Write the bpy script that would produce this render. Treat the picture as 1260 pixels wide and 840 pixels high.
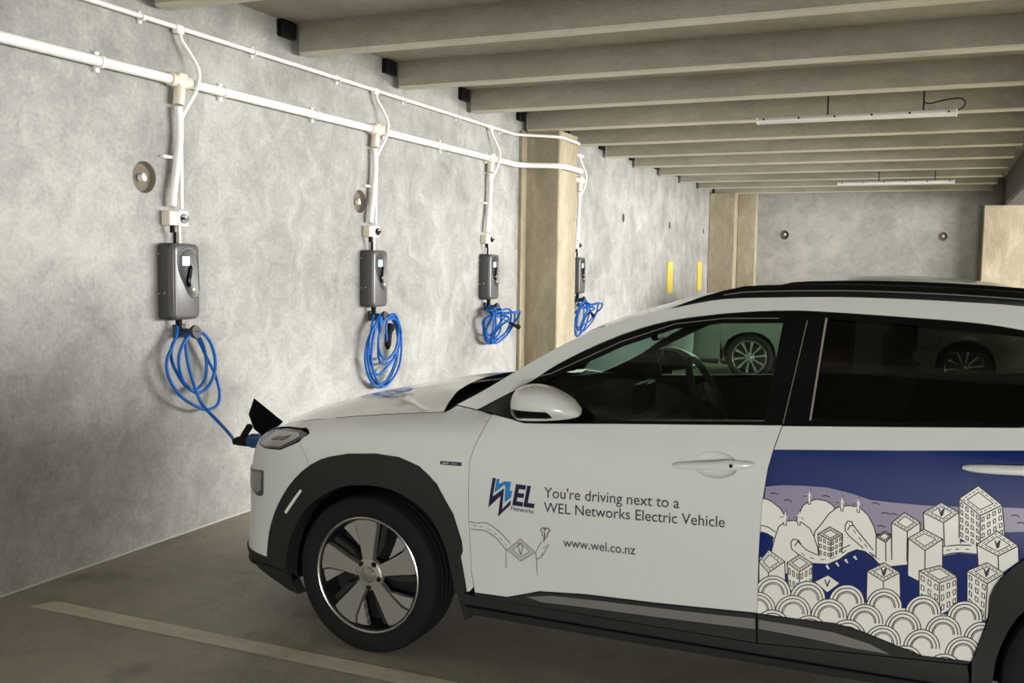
import bpy, bmesh, math, random
import numpy as np
from mathutils import Vector, Matrix
from mathutils.geometry import delaunay_2d_cdt

for o in list(bpy.data.objects): bpy.data.objects.remove(o)
scn = bpy.context.scene
COL = scn.collection
random.seed(7)

# ============================================================ camera, sky, exposure
cam = bpy.data.cameras.new('camera'); cam.sensor_width = 36.0; cam.lens = 36.0*1210.85/1260.0
cam.clip_start = .05
camo = bpy.data.objects.new('camera', cam); COL.objects.link(camo)
_yaw, _pitch, _roll = .408973, .0786287, .01384164
_f = np.array([-math.sin(_yaw)*math.cos(_pitch), math.cos(_yaw)*math.cos(_pitch), -math.sin(_pitch)])
_r = np.array([math.cos(_yaw), math.sin(_yaw), 0.]); _u = np.cross(_r, _f)
_R = math.cos(_roll)*_r+math.sin(_roll)*_u; _U = -math.sin(_roll)*_r+math.cos(_roll)*_u
_m = Matrix.Identity(4)
for i in range(3):
    _m[i][0] = _R[i]; _m[i][1] = _U[i]; _m[i][2] = -_f[i]
_m[0][3], _m[1][3], _m[2][3] = 3.925, 0.0, 1.57
camo.matrix_world = _m
scn.camera = camo

world = bpy.data.worlds.new('overcast_sky'); scn.world = world; world.use_nodes = True
_bg = world.node_tree.nodes['Background']
_bg.inputs[0].default_value = (1.0, .995, .98, 1); _bg.inputs[1].default_value = 26.0
def portal(name, loc, rot, w, h):
    l = bpy.data.lights.new(name, 'AREA'); l.shape = 'RECTANGLE'; l.size = w; l.size_y = h; l.cycles.is_portal = True
    o = bpy.data.objects.new(name, l); COL.objects.link(o); o.location = loc; o.rotation_euler = rot
portal('gateway_portal', (12.1, 11.3, 1.9), (0, math.radians(90), 0), 2.1, 12.6)
portal('added_opening_portal', (8.5, -12.1, 1.475), (math.radians(90), 0, 0), 4.0, 2.95)  # for the unseen opening added behind the camera to light the car side
vs = scn.view_settings
vs.view_transform = 'Standard'; vs.look = 'None'; vs.gamma = 1.0; vs.use_curve_mapping = False
vs.exposure = 0.62

# ============================================================ materials
def new_mat(name):
    m = bpy.data.materials.new(name); m.use_nodes = True
    return m, m.node_tree.nodes, m.node_tree.links, m.node_tree.nodes['Principled BSDF']
def plain(name, col, rough=.5, metal=0., coat=0., spec=.5, bump=0., bscale=300., var=0., emit=None):
    m, N, L, P = new_mat(name)
    P.inputs['Base Color'].default_value = (*col, 1); P.inputs['Roughness'].default_value = rough
    P.inputs['Metallic'].default_value = metal; P.inputs['Coat Weight'].default_value = coat
    P.inputs['Coat Roughness'].default_value = .04; P.inputs['Specular IOR Level'].default_value = spec
    tc = N.new('ShaderNodeTexCoord')
    nz = N.new('ShaderNodeTexNoise'); nz.inputs['Scale'].default_value = bscale if bump else 6.; nz.inputs['Detail'].default_value = 3
    L.new(tc.outputs['Object'], nz.inputs['Vector'])
    if bump:
        b = N.new('ShaderNodeBump'); b.inputs['Strength'].default_value = bump; b.inputs['Distance'].default_value = .002
        L.new(nz.outputs[0], b.inputs['Height']); L.new(b.outputs[0], P.inputs['Normal'])
    if var:
        r = N.new('ShaderNodeMixRGB'); r.blend_type = 'MULTIPLY'; r.inputs[0].default_value = var
        r.inputs[1].default_value = (*col, 1); L.new(nz.outputs[0], r.inputs[2]); L.new(r.outputs[0], P.inputs['Base Color'])
    if emit:
        P.inputs['Emission Color'].default_value = (*col, 1); P.inputs['Emission Strength'].default_value = emit
    return m
def concrete(name, dark, mid, light, scale=1., rough=.85, bump=.25, stretch=(1, 1, 1), speck=.25, spec=.3, stain=None):
    """cast concrete: broad cloudy patches, trowel streaks and fine pores"""
    m, N, L, P = new_mat(name)
    tc = N.new('ShaderNodeTexCoord'); mp = N.new('ShaderNodeMapping'); mp.inputs['Scale'].default_value = stretch
    L.new(tc.outputs['Object'], mp.inputs[0])
    def noise(s, d, r=.6, dist=0.):
        n = N.new('ShaderNodeTexNoise'); n.inputs['Scale'].default_value = s*scale; n.inputs['Detail'].default_value = d
        n.inputs['Roughness'].default_value = r; n.inputs['Distortion'].default_value = dist
        L.new(mp.outputs[0], n.inputs['Vector']); return n
    a = noise(.9, 6, .62, .6); b = noise(4.5, 8, .7, .8); c = noise(45, 4, .7)
    def mixf(x, y, f):
        q = N.new('ShaderNodeMix'); q.data_type = 'FLOAT'; q.inputs[0].default_value = f
        L.new(x, q.inputs[2]); L.new(y, q.inputs[3]); return q.outputs[0]
    v = mixf(mixf(a.outputs[0], b.outputs[0], .45), c.outputs[0], speck)
    cr = N.new('ShaderNodeValToRGB'); e = cr.color_ramp.elements
    e[0].position = .36; e[0].color = (*dark, 1); e[1].position = .64; e[1].color = (*light, 1)
    k = e.new(.5); k.color = (*mid, 1)
    L.new(v, cr.inputs[0]); colour = cr.outputs[0]
    # pale scratches / lime marks
    d = noise(7, 2, .5, 2.5); rr = N.new('ShaderNodeValToRGB'); g = rr.color_ramp.elements
    g[0].position = .495; g[0].color = (0, 0, 0, 1); g[1].position = .505; g[1].color = (0, 0, 0, 1)
    kk = g.new(.5); kk.color = (.35, .35, .35, 1)
    d2 = noise(2.2, 3); mm = N.new('ShaderNodeMath'); mm.operation = 'MULTIPLY'
    L.new(d.outputs[0], rr.inputs[0]); L.new(rr.outputs[0], mm.inputs[0])
    r2 = N.new('ShaderNodeValToRGB'); r2.color_ramp.elements[0].position = .52; r2.color_ramp.elements[1].position = .62
    L.new(d2.outputs[0], r2.inputs[0]); L.new(r2.outputs[0], mm.inputs[1])
    mx = N.new('ShaderNodeMixRGB'); L.new(mm.outputs[0], mx.inputs[0]); L.new(colour, mx.inputs[1])
    mx.inputs[2].default_value = (min(1, light[0]*1.35), min(1, light[1]*1.35), min(1, light[2]*1.35), 1)
    colour = mx.outputs[0]
    if stain:
        s = noise(1.6, 4, .6, .3); r3 = N.new('ShaderNodeValToRGB'); r3.color_ramp.elements[0].position = .56; r3.color_ramp.elements[1].position = .72
        L.new(s.outputs[0], r3.inputs[0]); m3 = N.new('ShaderNodeMixRGB'); L.new(r3.outputs[0], m3.inputs[0]); L.new(colour, m3.inputs[1])
        m3.inputs[2].default_value = (*stain, 1); colour = m3.outputs[0]
    L.new(colour, P.inputs['Base Color'])
    P.inputs['Roughness'].default_value = rough; P.inputs['Specular IOR Level'].default_value = spec
    bp = N.new('ShaderNodeBump'); bp.inputs['Strength'].default_value = bump; bp.inputs['Distance'].default_value = .006
    L.new(v, bp.inputs['Height']); L.new(bp.outputs[0], P.inputs['Normal'])
    return m
def glass(name, tint, refl=.06, rough=0.):
    m, N, L, P = new_mat(name); N.remove(P)
    t = N.new('ShaderNodeBsdfTransparent'); t.inputs[0].default_value = (*tint, 1)
    g = N.new('ShaderNodeBsdfGlossy'); g.inputs['Roughness'].default_value = .01; g.inputs[0].default_value = (1, 1, 1, 1)
    lw = N.new('ShaderNodeFresnel'); lw.inputs[0].default_value = 1.45
    ml = N.new('ShaderNodeMath'); ml.operation = 'MULTIPLY'; ml.inputs[1].default_value = refl/.04
    L.new(lw.outputs[0], ml.inputs[0])
    mx = N.new('ShaderNodeMixShader'); L.new(ml.outputs[0], mx.inputs[0]); L.new(t.outputs[0], mx.inputs[1]); L.new(g.outputs[0], mx.inputs[2])
    L.new(mx.outputs[0], N['Material Output'].inputs[0]); return m

M = {}
M['wall'] = concrete('wall_concrete', (.175, .17, .157), (.315, .308, .288), (.475, .466, .438), 1., .75, .5, speck=.22)
M['ceiling'] = concrete('ceiling_concrete', (.27, .25, .20), (.34, .315, .255), (.42, .395, .325), 1.2, .9, .2)
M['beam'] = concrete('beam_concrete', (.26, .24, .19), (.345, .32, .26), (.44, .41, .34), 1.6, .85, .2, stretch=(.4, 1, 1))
M['beam_soffit'] = concrete('pale_beam_soffit', (.48, .45, .37), (.58, .55, .455), (.66, .63, .53), 1.6, .7, .1, stretch=(.4, 1, 1))  # paler, less bumpy concrete for the beam undersides
M['floor'] = concrete('floor_concrete', (.28, .255, .205), (.40, .37, .30), (.50, .465, .385), 1.4, .6, .12, speck=.35, stain=(.235, .215, .17))
M['pillar'] = concrete('pillar_concrete', (.22, .185, .125), (.33, .285, .20), (.47, .415, .31), 2., .85, .3, stretch=(1, 1, .4))
M['far_wall'] = concrete('far_wall_concrete', (.22, .21, .19), (.34, .33, .30), (.47, .455, .41), .9, .8, .3)
M['recess'] = plain('recess_mortar', (.20, .17, .125), .9, bump=.3, bscale=60, var=.4)
M['bead'] = plain('pale_bead', (.48, .465, .42), .6, bump=.1, bscale=80)
M['girder'] = plain('girder_grey_paint', (.09, .095, .10), .55, bump=.1, bscale=60)
M['paint_line'] = concrete('worn_line_paint', (.46, .425, .33), (.66, .615, .49), (.76, .71, .57), 3., .7, .15, speck=.4)
M['black_metal'] = plain('black_bracket', (.005, .005, .006), .6, spec=.2)
M['pvc'] = plain('white_conduit', (.80, .79, .75), .35, bump=.02)
M['cream'] = plain('cream_plastic', (.68, .62, .50), .4, bump=.02)
M['offwhite'] = plain('offwhite_plastic', (.74, .72, .66), .4, bump=.02)
M['chg_dark'] = plain('charger_side_plastic', (.040, .040, .038), .5, bump=.05)
M['chg_front'] = plain('charger_front_plastic', (.095, .092, .095), .32, bump=.03)
M['chg_panel'] = plain('charger_panel_gloss', (.030, .030, .032), .4, bump=.01)
M['screen'] = plain('charger_screen', (.50, .80, .78), .3, emit=.35)
M['led'] = plain('charger_led', (.65, .75, .25), .3, emit=.5)
M['screw'] = plain('steel_screw', (.6, .58, .52), .3, .8)
M['blue_cable'] = plain('blue_cable_sheath', (.006, .105, .40), .45, bump=.02, spec=.3)
M['rubber'] = plain('black_rubber', (.006, .006, .006), .7, bump=.05, spec=.15)
M['plug_blue'] = plain('dark_blue_plug', (.01, .045, .14), .4)
M['tube'] = plain('lamp_diffuser', (.74, .74, .70), .35)
M['tin'] = plain('lamp_tin', (.50, .50, .47), .4, .2)
M['yellow'] = plain('yellow_marker', (.80, .62, .10), .5, var=.3)
M['white_plug'] = plain('white_plug', (.75, .73, .68), .6)
M['paint'] = plain('white_car_paint', (.655, .67, .645), .28, coat=.8, spec=.5)
M['clad'] = plain('grey_cladding', (.020, .021, .020), .6, spec=.22, bump=.12, bscale=700)
M['clad_lite'] = plain('grey_trim_and_highlight', (.16, .155, .145), .35)  # grey of joints and beads; also paints reflections on cladding bevels and rails
M['black_gloss'] = plain('gloss_black_trim', (.003, .003, .0035), .18, spec=.3)
M['black_matt'] = plain('black_lining', (.003, .003, .0034), .9, spec=.08)
M['dash'] = plain('dash_plastic', (.008, .009, .010), .7, bump=.1, bscale=400, spec=.2)
M['seat'] = plain('dark_seat_cloth', (.010, .010, .011), .9, bump=.2, bscale=500)
M['glass'] = glass('green_tint_glass', (.62, .80, .70), .05)
M['privacy'] = glass('privacy_glass', (.13, .14, .12), .04)
M['windscreen'] = glass('windscreen_glass', (.14, .17, .15), .04)
M['chrome'] = plain('chrome', (.75, .74, .70), .15, 1.)
M['silver_line'] = plain('silver_trim', (.45, .43, .38), .3, .6)
M['lamp_glass'] = plain('lamp_lens', (.42, .42, .40), .12, .6, coat=1.)
M['lamp_dark'] = plain('lamp_housing', (.07, .07, .07), .2, .3, coat=1.)
M['amber'] = plain('indicator_lens', (.80, .76, .68), .15, coat=.6)
M['reflector'] = plain('white_reflector', (.78, .76, .70), .3)
M['rim'] = plain('alloy_grey', (.40, .385, .35), .34, .6)
M['rim_dark'] = plain('alloy_dark', (.012, .012, .012), .4, .3)
M['rim_edge'] = plain('alloy_bright', (.55, .54, .50), .25, .9)
M['tyre'] = plain('tyre_rubber', (.009, .009, .009), .8, spec=.2, bump=.1, bscale=300)
M['badge'] = plain('badge_plate', (.05, .055, .09), .25, .3)
M['print_blue'] = plain('print_blue', (.002, .016, .125), .4, coat=.1, spec=.3)
M['print_lilac'] = plain('print_lilac', (.26, .235, .34), .35, coat=.4)
M['print_white'] = plain('print_white', (.78, .775, .72), .35, coat=.2)
M['print_ink'] = plain('print_ink', (.03, .026, .025), .5, spec=.2)
M['print_navy'] = plain('print_navy', (.008, .012, .05), .35, coat=.3)
M['print_cyan'] = plain('print_cyan', (.015, .20, .50), .35, coat=.3)
M['print_grey'] = plain('print_grey', (.045, .045, .055), .35)
M['silver'] = plain('silver_car_paint', (.20, .21, .18), .35, .3, coat=.6)
def dotted(name):
    m, N, L, P = new_mat(name); tc = N.new('ShaderNodeTexCoord'); v = N.new('ShaderNodeTexVoronoi'); v.inputs['Scale'].default_value = 130
    v.inputs['Randomness'].default_value = .0
    L.new(tc.outputs['Object'], v.inputs['Vector']); r = N.new('ShaderNodeValToRGB'); r.color_ramp.elements[0].position = .35; r.color_ramp.elements[1].position = .5
    r.color_ramp.elements[0].color = (.02, .02, .02, 1); r.color_ramp.elements[1].color = (.42, .41, .38, 1)
    L.new(v.outputs['Distance'], r.inputs[0]); L.new(r.outputs[0], P.inputs['Base Color']); P.inputs['Roughness'].default_value = .4; P.inputs['Metallic'].default_value = .4
    return m
M['perforated'] = dotted('perforated_alloy')

# ============================================================ mesh helpers
ROOT = {}
def thing(name, loc, label, cat, group=None):
    o = bpy.data.objects.new(name, None); COL.objects.link(o); o.location = loc; o.empty_display_size = .1
    o['label'] = label; o['category'] = cat
    if group: o['group'] = group
    ROOT[o.name] = Vector(loc); return o
def attach(o, parent):
    if parent is not None:
        o.parent = parent
        if parent.name in ROOT: o.matrix_parent_inverse = Matrix.Translation(-ROOT[parent.name])
def obj(name, verts, faces, mat, parent=None, smooth=40, midx=None, mesh=None):
    if mesh is None:
        mesh = bpy.data.meshes.new(name); mesh.from_pydata([tuple(map(float, v)) for v in verts], [], faces)
        for mm in (mat if isinstance(mat, (list, tuple)) else [mat]): mesh.materials.append(M[mm])
        if midx is not None: mesh.polygons.foreach_set('material_index', midx)
        bm = bmesh.new(); bm.from_mesh(mesh); bmesh.ops.recalc_face_normals(bm, faces=bm.faces); bm.to_mesh(mesh); bm.free()
        if smooth:
            mesh.polygons.foreach_set('use_smooth', [True]*len(mesh.polygons))
            mesh.set_sharp_from_angle(angle=math.radians(smooth))
        mesh.update()
    o = bpy.data.objects.new(name, mesh); COL.objects.link(o); attach(o, parent); return o
def tag(o, label=None, cat=None, group=None, kind=None):
    for k, v in (('label', label), ('category', cat), ('group', group), ('kind', kind)):
        if v: o[k] = v
    return o
def copy_tree(o, parent=None, delta=None):
    c = o.copy(); COL.objects.link(c)
    if parent is not None:
        c.parent = parent; c.matrix_parent_inverse = o.matrix_parent_inverse.copy()
    if delta is not None: c.location = Vector(o.location)+Vector(delta)
    for ch in list(o.children): copy_tree(ch, c)
    return c

class MB:
    def __init__(s): s.v = []; s.f = []
    def add(s, v, f):
        n = len(s.v); s.v += [tuple(p) for p in v]; s.f += [tuple(i+n for i in q) for q in f]; return s
    def box(s, x0, x1, y0, y1, z0, z1, b=0.):
        if b:
            pr = []
            for k, (z, i) in enumerate(((z0, b), (z0+b, 0), (z1-b, 0), (z1, b))):
                pr.append([(x0+i, y0+b, z), (x0+b, y0+i, z), (x1-b, y0+i, z), (x1-i, y0+b, z), (x1-i, y1-b, z), (x1-b, y1-i, z), (x0+b, y1-i, z), (x0+i, y1-b, z)])
            return s.loft(pr, True)
        v = [(x, y, z) for x in (x0, x1) for y in (y0, y1) for z in (z0, z1)]
        return s.add(v, [(0, 1, 3, 2), (4, 6, 7, 5), (0, 4, 5, 1), (2, 3, 7, 6), (0, 2, 6, 4), (1, 5, 7, 3)])
    def loft(s, rings, cap=True, closed=True):
        n = len(rings[0]); v = [p for r in rings for p in r]; f = []
        for i in range(len(rings)-1):
            for j in range(n if closed else n-1):
                k = (j+1) % n; f.append((i*n+j, i*n+k, (i+1)*n+k, (i+1)*n+j))
        if cap: f.append(tuple(range(n))); f.append(tuple((len(rings)-1)*n+j for j in range(n)))
        return s.add(v, f)
    def tube(s, path, r, n=10, cap=True):
        P = [Vector(p) for p in path]; rings = []; up = None
        rr = r if isinstance(r, (list, tuple)) else [r]*len(P)
        for i, p in enumerate(P):
            t = (P[min(i+1, len(P)-1)]-P[max(i-1, 0)]).normalized()
            if up is None: up = Vector((0, 0, 1)) if abs(t.z) < .9 else Vector((1, 0, 0))
            a = t.cross(up)
            if a.length < 1e-6: a = t.orthogonal()
            a.normalize(); b = a.cross(t).normalized(); up = b
            rings.append([tuple(p+(a*math.cos(2*math.pi*k/n)+b*math.sin(2*math.pi*k/n))*rr[i]) for k in range(n)])
        return s.loft(rings, cap)
    def cyl(s, a, b, r, n=16, r2=None): return s.tube([a, b], [r, r if r2 is None else r2], n)
    def lathe(s, prof, axis='y', c=(0, 0, 0), n=48, closed=False):
        rings = []
        for k in range(n):
            t = 2*math.pi*k/n; ring = []
            for r, h in prof:
                q = (r*math.cos(t), h, r*math.sin(t)) if axis == 'y' else ((h, r*math.cos(t), r*math.sin(t)) if axis == 'x' else (r*math.cos(t), r*math.sin(t), h))
                ring.append(tuple(q[i]+c[i] for i in range(3)))
            rings.append(ring)
        m = len(prof); v = [p for r in rings for p in r]; f = []
        for k in range(n):
            for j in range(m if closed else m-1):
                f.append((k*m+j, ((k+1) % n)*m+j, ((k+1) % n)*m+(j+1) % m, k*m+(j+1) % m))
        return s.add(v, f)
    def obj(s, name, mat, parent=None, smooth=40): return obj(name, s.v, s.f, mat, parent, smooth)
def catmull(pts, n=8, closed=False):
    P = [np.array(p, float) for p in pts]; out = []; m = len(P)
    for i in range(m if closed else m-1):
        p0 = P[(i-1) % m] if closed or i else 2*P[0]-P[1]; p1 = P[i]; p2 = P[(i+1) % m]
        p3 = P[(i+2) % m] if closed or i+2 < m else 2*P[-1]-P[-2]
        for k in range(n):
            t = k/n; out.append(.5*(2*p1+(p2-p0)*t+(2*p0-5*p1+4*p2-p3)*t*t+(-p0+3*p1-3*p2+p3)*t**3))
    if not closed: out.append(P[-1])
    return out
def inside(p, poly):
    x, y = p; c = False; n = len(poly); j = n-1
    for i in range(n):
        xi, yi = poly[i]; xj, yj = poly[j]
        if (yi > y) != (yj > y) and x < (xj-xi)*(y-yi)/(yj-yi)+xi: c = not c
        j = i
    return c
def densify(poly, h, closed=True):
    out = []; n = len(poly)
    for i in range(n if closed else n-1):
        a = poly[i]; b = poly[(i+1) % n]; k = max(1, int(math.ceil(math.hypot(b[0]-a[0], b[1]-a[1])/h)))
        for t in range(k): out.append((a[0]+(b[0]-a[0])*t/k, a[1]+(b[1]-a[1])*t/k))
    if not closed: out.append(tuple(poly[-1]))
    return out
def inset(poly, d):
    n = len(poly); A = sum(poly[i][0]*poly[(i+1) % n][1]-poly[(i+1) % n][0]*poly[i][1] for i in range(n)); sg = 1 if A > 0 else -1
    out = []
    for i in range(n):
        p, q, r = (np.array(poly[(i+k) % n], float) for k in (-1, 0, 1))
        a = q-p; b = r-q; la = np.linalg.norm(a); lb = np.linalg.norm(b)
        if la < 1e-9 or lb < 1e-9: out.append(tuple(q)); continue
        na = np.array([-a[1], a[0]])/la*sg; nb = np.array([-b[1], b[0]])/lb*sg
        m = na+nb; l = max(.35, m@m/2); out.append(tuple(q+m/2*d/l))
    return out
def fill2d(outline, holes=(), grid=.05):
    """constrained triangulation of a 2-D outline with holes and inner grid points"""
    V = []; E = []
    for loop in [outline]+list(holes):
        n0 = len(V); V += [tuple(p) for p in loop]; E += [(n0+i, n0+(i+1) % len(loop)) for i in range(len(loop))]
    xs = [p[0] for p in outline]; ys = [p[1] for p in outline]
    if grid:
        x = math.floor(min(xs)/grid)*grid
        while x < max(xs):
            y = math.floor(min(ys)/grid)*grid
            while y < max(ys):
                if inside((x, y), outline) and not any(inside((x, y), h) for h in holes): V.append((x+1e-5, y+1e-5))
                y += grid
            x += grid
    r = delaunay_2d_cdt([Vector(p) for p in V], E, [], 0, 1e-6)
    vs_, fs = r[0], r[2]; F = []
    for f in fs:
        c = (sum(vs_[i][0] for i in f)/len(f), sum(vs_[i][1] for i in f)/len(f))
        if inside(c, outline) and not any(inside(c, h) for h in holes): F.append(tuple(f))
    return [(v[0], v[1]) for v in vs_], F
def circle(cx, cy, r, n=24, ry=None): return [(cx+r*math.cos(2*math.pi*k/n), cy+(ry or r)*math.sin(2*math.pi*k/n)) for k in range(n)]

# ============================================================ the garage
def struct(o): o['kind'] = 'structure'; return o
YN, YF, XR, ZC = -12.0, 18.5, 12.0, 3.10
HOLES = [(4.085, 2.005), (6.215, 2.01), (12.74, 2.205), (15.2, 2.208), (17.6, 2.2)]
HR = [.085, .085, .06, .06, .05]
floor = struct(MB().box(-.3, XR+.3, YN, YF+.3, -.25, 0).obj('floor', 'floor'))
ceiling = struct(MB().box(-.3, XR+.3, YN, YF+.3, ZC, ZC+.35).obj('ceiling', 'ceiling'))
# left wall with round form-tie recesses
hl = [circle(y, z, r) for (y, z), r in zip(HOLES, HR)]
v2, f2 = fill2d([(YN, 0), (YF+.3, 0), (YF+.3, ZC), (YN, ZC)], hl, 0)
wb = MB().add([(0, a, b) for a, b in v2], f2); wb.box(-.3, -.12, YN, YF+.3, 0, ZC)
wall_left = struct(wb.obj('wall_left', 'wall', smooth=0))
for (y, z), r in zip(HOLES, HR):
    c = MB().lathe([(r, 0), (r*.9, -.018), (r*.86, -.03), (.0005, -.034)], 'x', (0, y, z), 24).obj('tie_recess', 'recess', wall_left, 30)
    if r > .07: MB().cyl((-.032, y, z-.005), (-.004, y+.006, z), .022, 12).obj('recess_plug', 'white_plug', c)
v2, f2 = fill2d([(-.3, 0), (XR, 0), (XR, ZC), (-.3, ZC)], [circle(1.28, 2.165, .085), circle(3.93, 2.14, .075)], 0)
wb = MB().add([(a, YF, b) for a, b in v2], f2); wb.box(-.3, XR, YF+.14, YF+.3, 0, ZC)
wall_far = struct(wb.obj('wall_far', 'far_wall', smooth=0))
for x, z, r in ((1.28, 2.165, .085), (3.93, 2.14, .075)):
    c = MB().lathe([(r, 0), (r*.92, .02), (r*.86, .05), (.0005, .055)], 'y', (x, YF, z), 24).obj('tie_recess', 'recess', wall_far, 30)
    MB().cyl((x+.012, YF+.05, z+.01), (x+.012, YF+.01, z+.01), .02, 12).obj('recess_plug', 'white_plug', c)
# thin pale bead along the wall foot
struct(MB().loft([[(0, y, 0), (.007, y, .0), (.004, y, .005), (0, y, .008)] for y in (YN, 3, 9.15)]).obj('wall_foot_bead', 'bead'))
# the two openings to daylight: a wide gateway in the right wall and an unseen one behind the camera, added to light the car's near side
OA = (5.0, 17.6, .85, 2.95); OB = (6.5, 10.5, .0, 2.95)
wr = MB().box(XR, XR+.25, YN, OA[0], 0, ZC); wr.box(XR, XR+.25, OA[1], YF+.3, 0, ZC); wr.box(XR, XR+.25, OA[0], OA[1], 0, OA[2]); wr.box(XR, XR+.25, OA[0], OA[1], OA[3], ZC)
wall_right = struct(wr.obj('wall_right', 'far_wall', smooth=0))
wk = MB().box(-.3, OB[0], YN-.3, YN, 0, ZC); wk.box(OB[1], XR+.25, YN-.3, YN, 0, ZC); wk.box(OB[0], OB[1], YN-.3, YN, OB[3], ZC)
wall_back = struct(wk.obj('wall_back', 'far_wall', smooth=0))

RIB0, PITCH = 4.12, 1.28
for k in range(-3, 12):
    y = RIB0+PITCH*k
    if y > YF-.15: continue
    x0 = .055 if abs(y-9.24) > .1 else .055
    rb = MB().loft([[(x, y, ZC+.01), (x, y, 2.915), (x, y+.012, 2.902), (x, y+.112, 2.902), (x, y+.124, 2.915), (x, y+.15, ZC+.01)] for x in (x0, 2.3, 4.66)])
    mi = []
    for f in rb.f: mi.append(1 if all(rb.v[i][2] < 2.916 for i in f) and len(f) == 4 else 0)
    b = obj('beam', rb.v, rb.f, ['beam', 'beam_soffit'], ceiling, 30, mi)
    br = MB().box(.0, .045, y-.16, y-.01, 2.99, 3.095, .006); br.box(.045, .052, y-.10, y-.04, 3.02, 3.06, .002)
    br.obj('bearing_bracket', 'black_metal', b)
gd = MB().loft([[(4.83, y, ZC+.01), (4.83, y, 2.66), (4.86, y, 2.63), (5.30, y, 2.63), (5.33, y, 2.66), (5.33, y, ZC+.01)] for y in (YN, 3, YF)])
gd.obj('girder', 'girder', ceiling, 30)
# pillars
def pillar(name, x0, x1, y0, y1, z1, label, group='concrete pillars', cham=.012):
    o = MB().loft([[(x0, y0+cham, z), (x0+cham, y0, z), (x1-cham, y0, z), (x1, y0+cham, z), (x1, y1-cham, z), (x1-cham, y1, z), (x0+cham, y1, z), (x0, y1-cham, z)] for z in (0, .8, 1.7, z1)]).obj(name, 'pillar', None, 20)
    return tag(o, label, 'pillar', group)
pillar('pillar', .0, .385, 9.30, 9.83, 2.901, 'tan concrete pillar on the left wall with white pipes bent around it')
p = MB().box(.0, .035, 9.17, 9.30, 0, 2.90, .004).obj('trim_1', 'pillar'); struct(p)
pillar('pillar', .0, .47, 18.02, 18.5, 2.901, 'tan concrete corner pillar at far left end of garage')
pillar('pillar', .47, .80, 18.30, 18.5, 2.901, 'blotchy narrow concrete pier between corner pillar and far grey wall')
pillar('pillar', 4.53, 5.33, 17.95, 18.5, 2.63, 'bright cream concrete pillar under the grey girder at far right')
# painted bay lines
for k, (y0, x0, x1, lab) in enumerate(((3.11, .22, 5.3, 'worn cream bay line on the floor in front of the white car'), (5.62, .25, 5.3, 'cream bay line on the floor behind the white car'),
                                      (13.0, .3, 5.3, 'cream bay line on the floor before the silver car'))):
    v2, f2 = fill2d(densify([(x0, y0), (x1, y0), (x1, y0+.105), (x0+.05, y0+.105)], .2), (), 0)
    o = MB().add([(a, b, .002) for a, b in v2], f2).obj('bay_line', 'paint_line', None, 0)
    tag(o, lab, 'floor marking', 'painted bay lines')
# yellow wall markers
for y, z0, z1, w, lab in ((15.10, 1.15, 1.64, .30, 'yellow marker strip on far left wall, nearer of the two'), (17.17, 1.15, 1.65, .30, 'yellow marker strip on far left wall, nearest the corner pillar')):
    o = MB().box(.0, .022, y, y+w, z0, z1, .004).obj('wall_marker', 'yellow'); tag(o, lab, 'wall marker', 'yellow wall markers')

# ============================================================ conduits
LZ, UZ = 2.545, 2.832
def arc_path(pts, r=.06):
    out = []
    for i, p in enumerate(pts):
        p = np.array(p, float)
        if 0 < i < len(pts)-1:
            a = np.array(pts[i-1], float)-p; b = np.array(pts[i+1], float)-p
            q = min(r, np.linalg.norm(a)*.45, np.linalg.norm(b)*.45); a = p+a/np.linalg.norm(a)*q; b = p+b/np.linalg.norm(b)*q
            for t in np.linspace(0, 1, 6): out.append(tuple((1-t)**2*a+2*t*(1-t)*p+t*t*b))
        else: out.append(tuple(p))
    return out
CH = [4.17, 6.22, 8.26, 10.72]         # left edges of the four chargers
big = thing('conduit', (0, 4, LZ), 'thick white conduit pipe along the wall, the lower of the two runs', 'pipe')
MB().tube(arc_path([(.045, YN, LZ), (.045, 9.05, LZ), (.435, 9.24, LZ), (.435, 9.90, LZ), (.10, 10.02, LZ), (.045, 10.3, LZ), (.045, 11.0, LZ)], .14), .027, 14).obj('pipe', 'pvc', big)
thin = thing('conduit', (0, 4, UZ), 'thin white conduit pipe high on the wall, the upper of the two runs', 'pipe')
MB().tube(arc_path([(.03, YN, UZ), (.03, 9.0, UZ+.005), (.41, 9.265, UZ+.0), (.41, 9.88, UZ-.005), (.06, 10.02, UZ), (.03, 10.3, UZ), (.03, 11.0, UZ)], .12), .0145, 10).obj('pipe', 'pvc', thin)
for k in range(14):
    y = 1.0+.92*k
    if 8.7 < y < 10.3 or y > 10.6: continue
    MB().lathe([(.0275, -.012), (.032, -.012), (.032, .012), (.0275, .012)], 'y', (.045, y, LZ), 14).box(.0, .02, y-.012, y+.012, LZ-.05, LZ+.05).obj('pipe_clip', 'pvc', big)
    MB().lathe([(.0148, -.01), (.019, -.01), (.019, .01), (.0148, .01)], 'y', (.03, y+.3, UZ), 12).box(.0, .014, y+.29, y+.31, UZ-.032, UZ+.032).obj('pipe_clip', 'pvc', thin)
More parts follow.
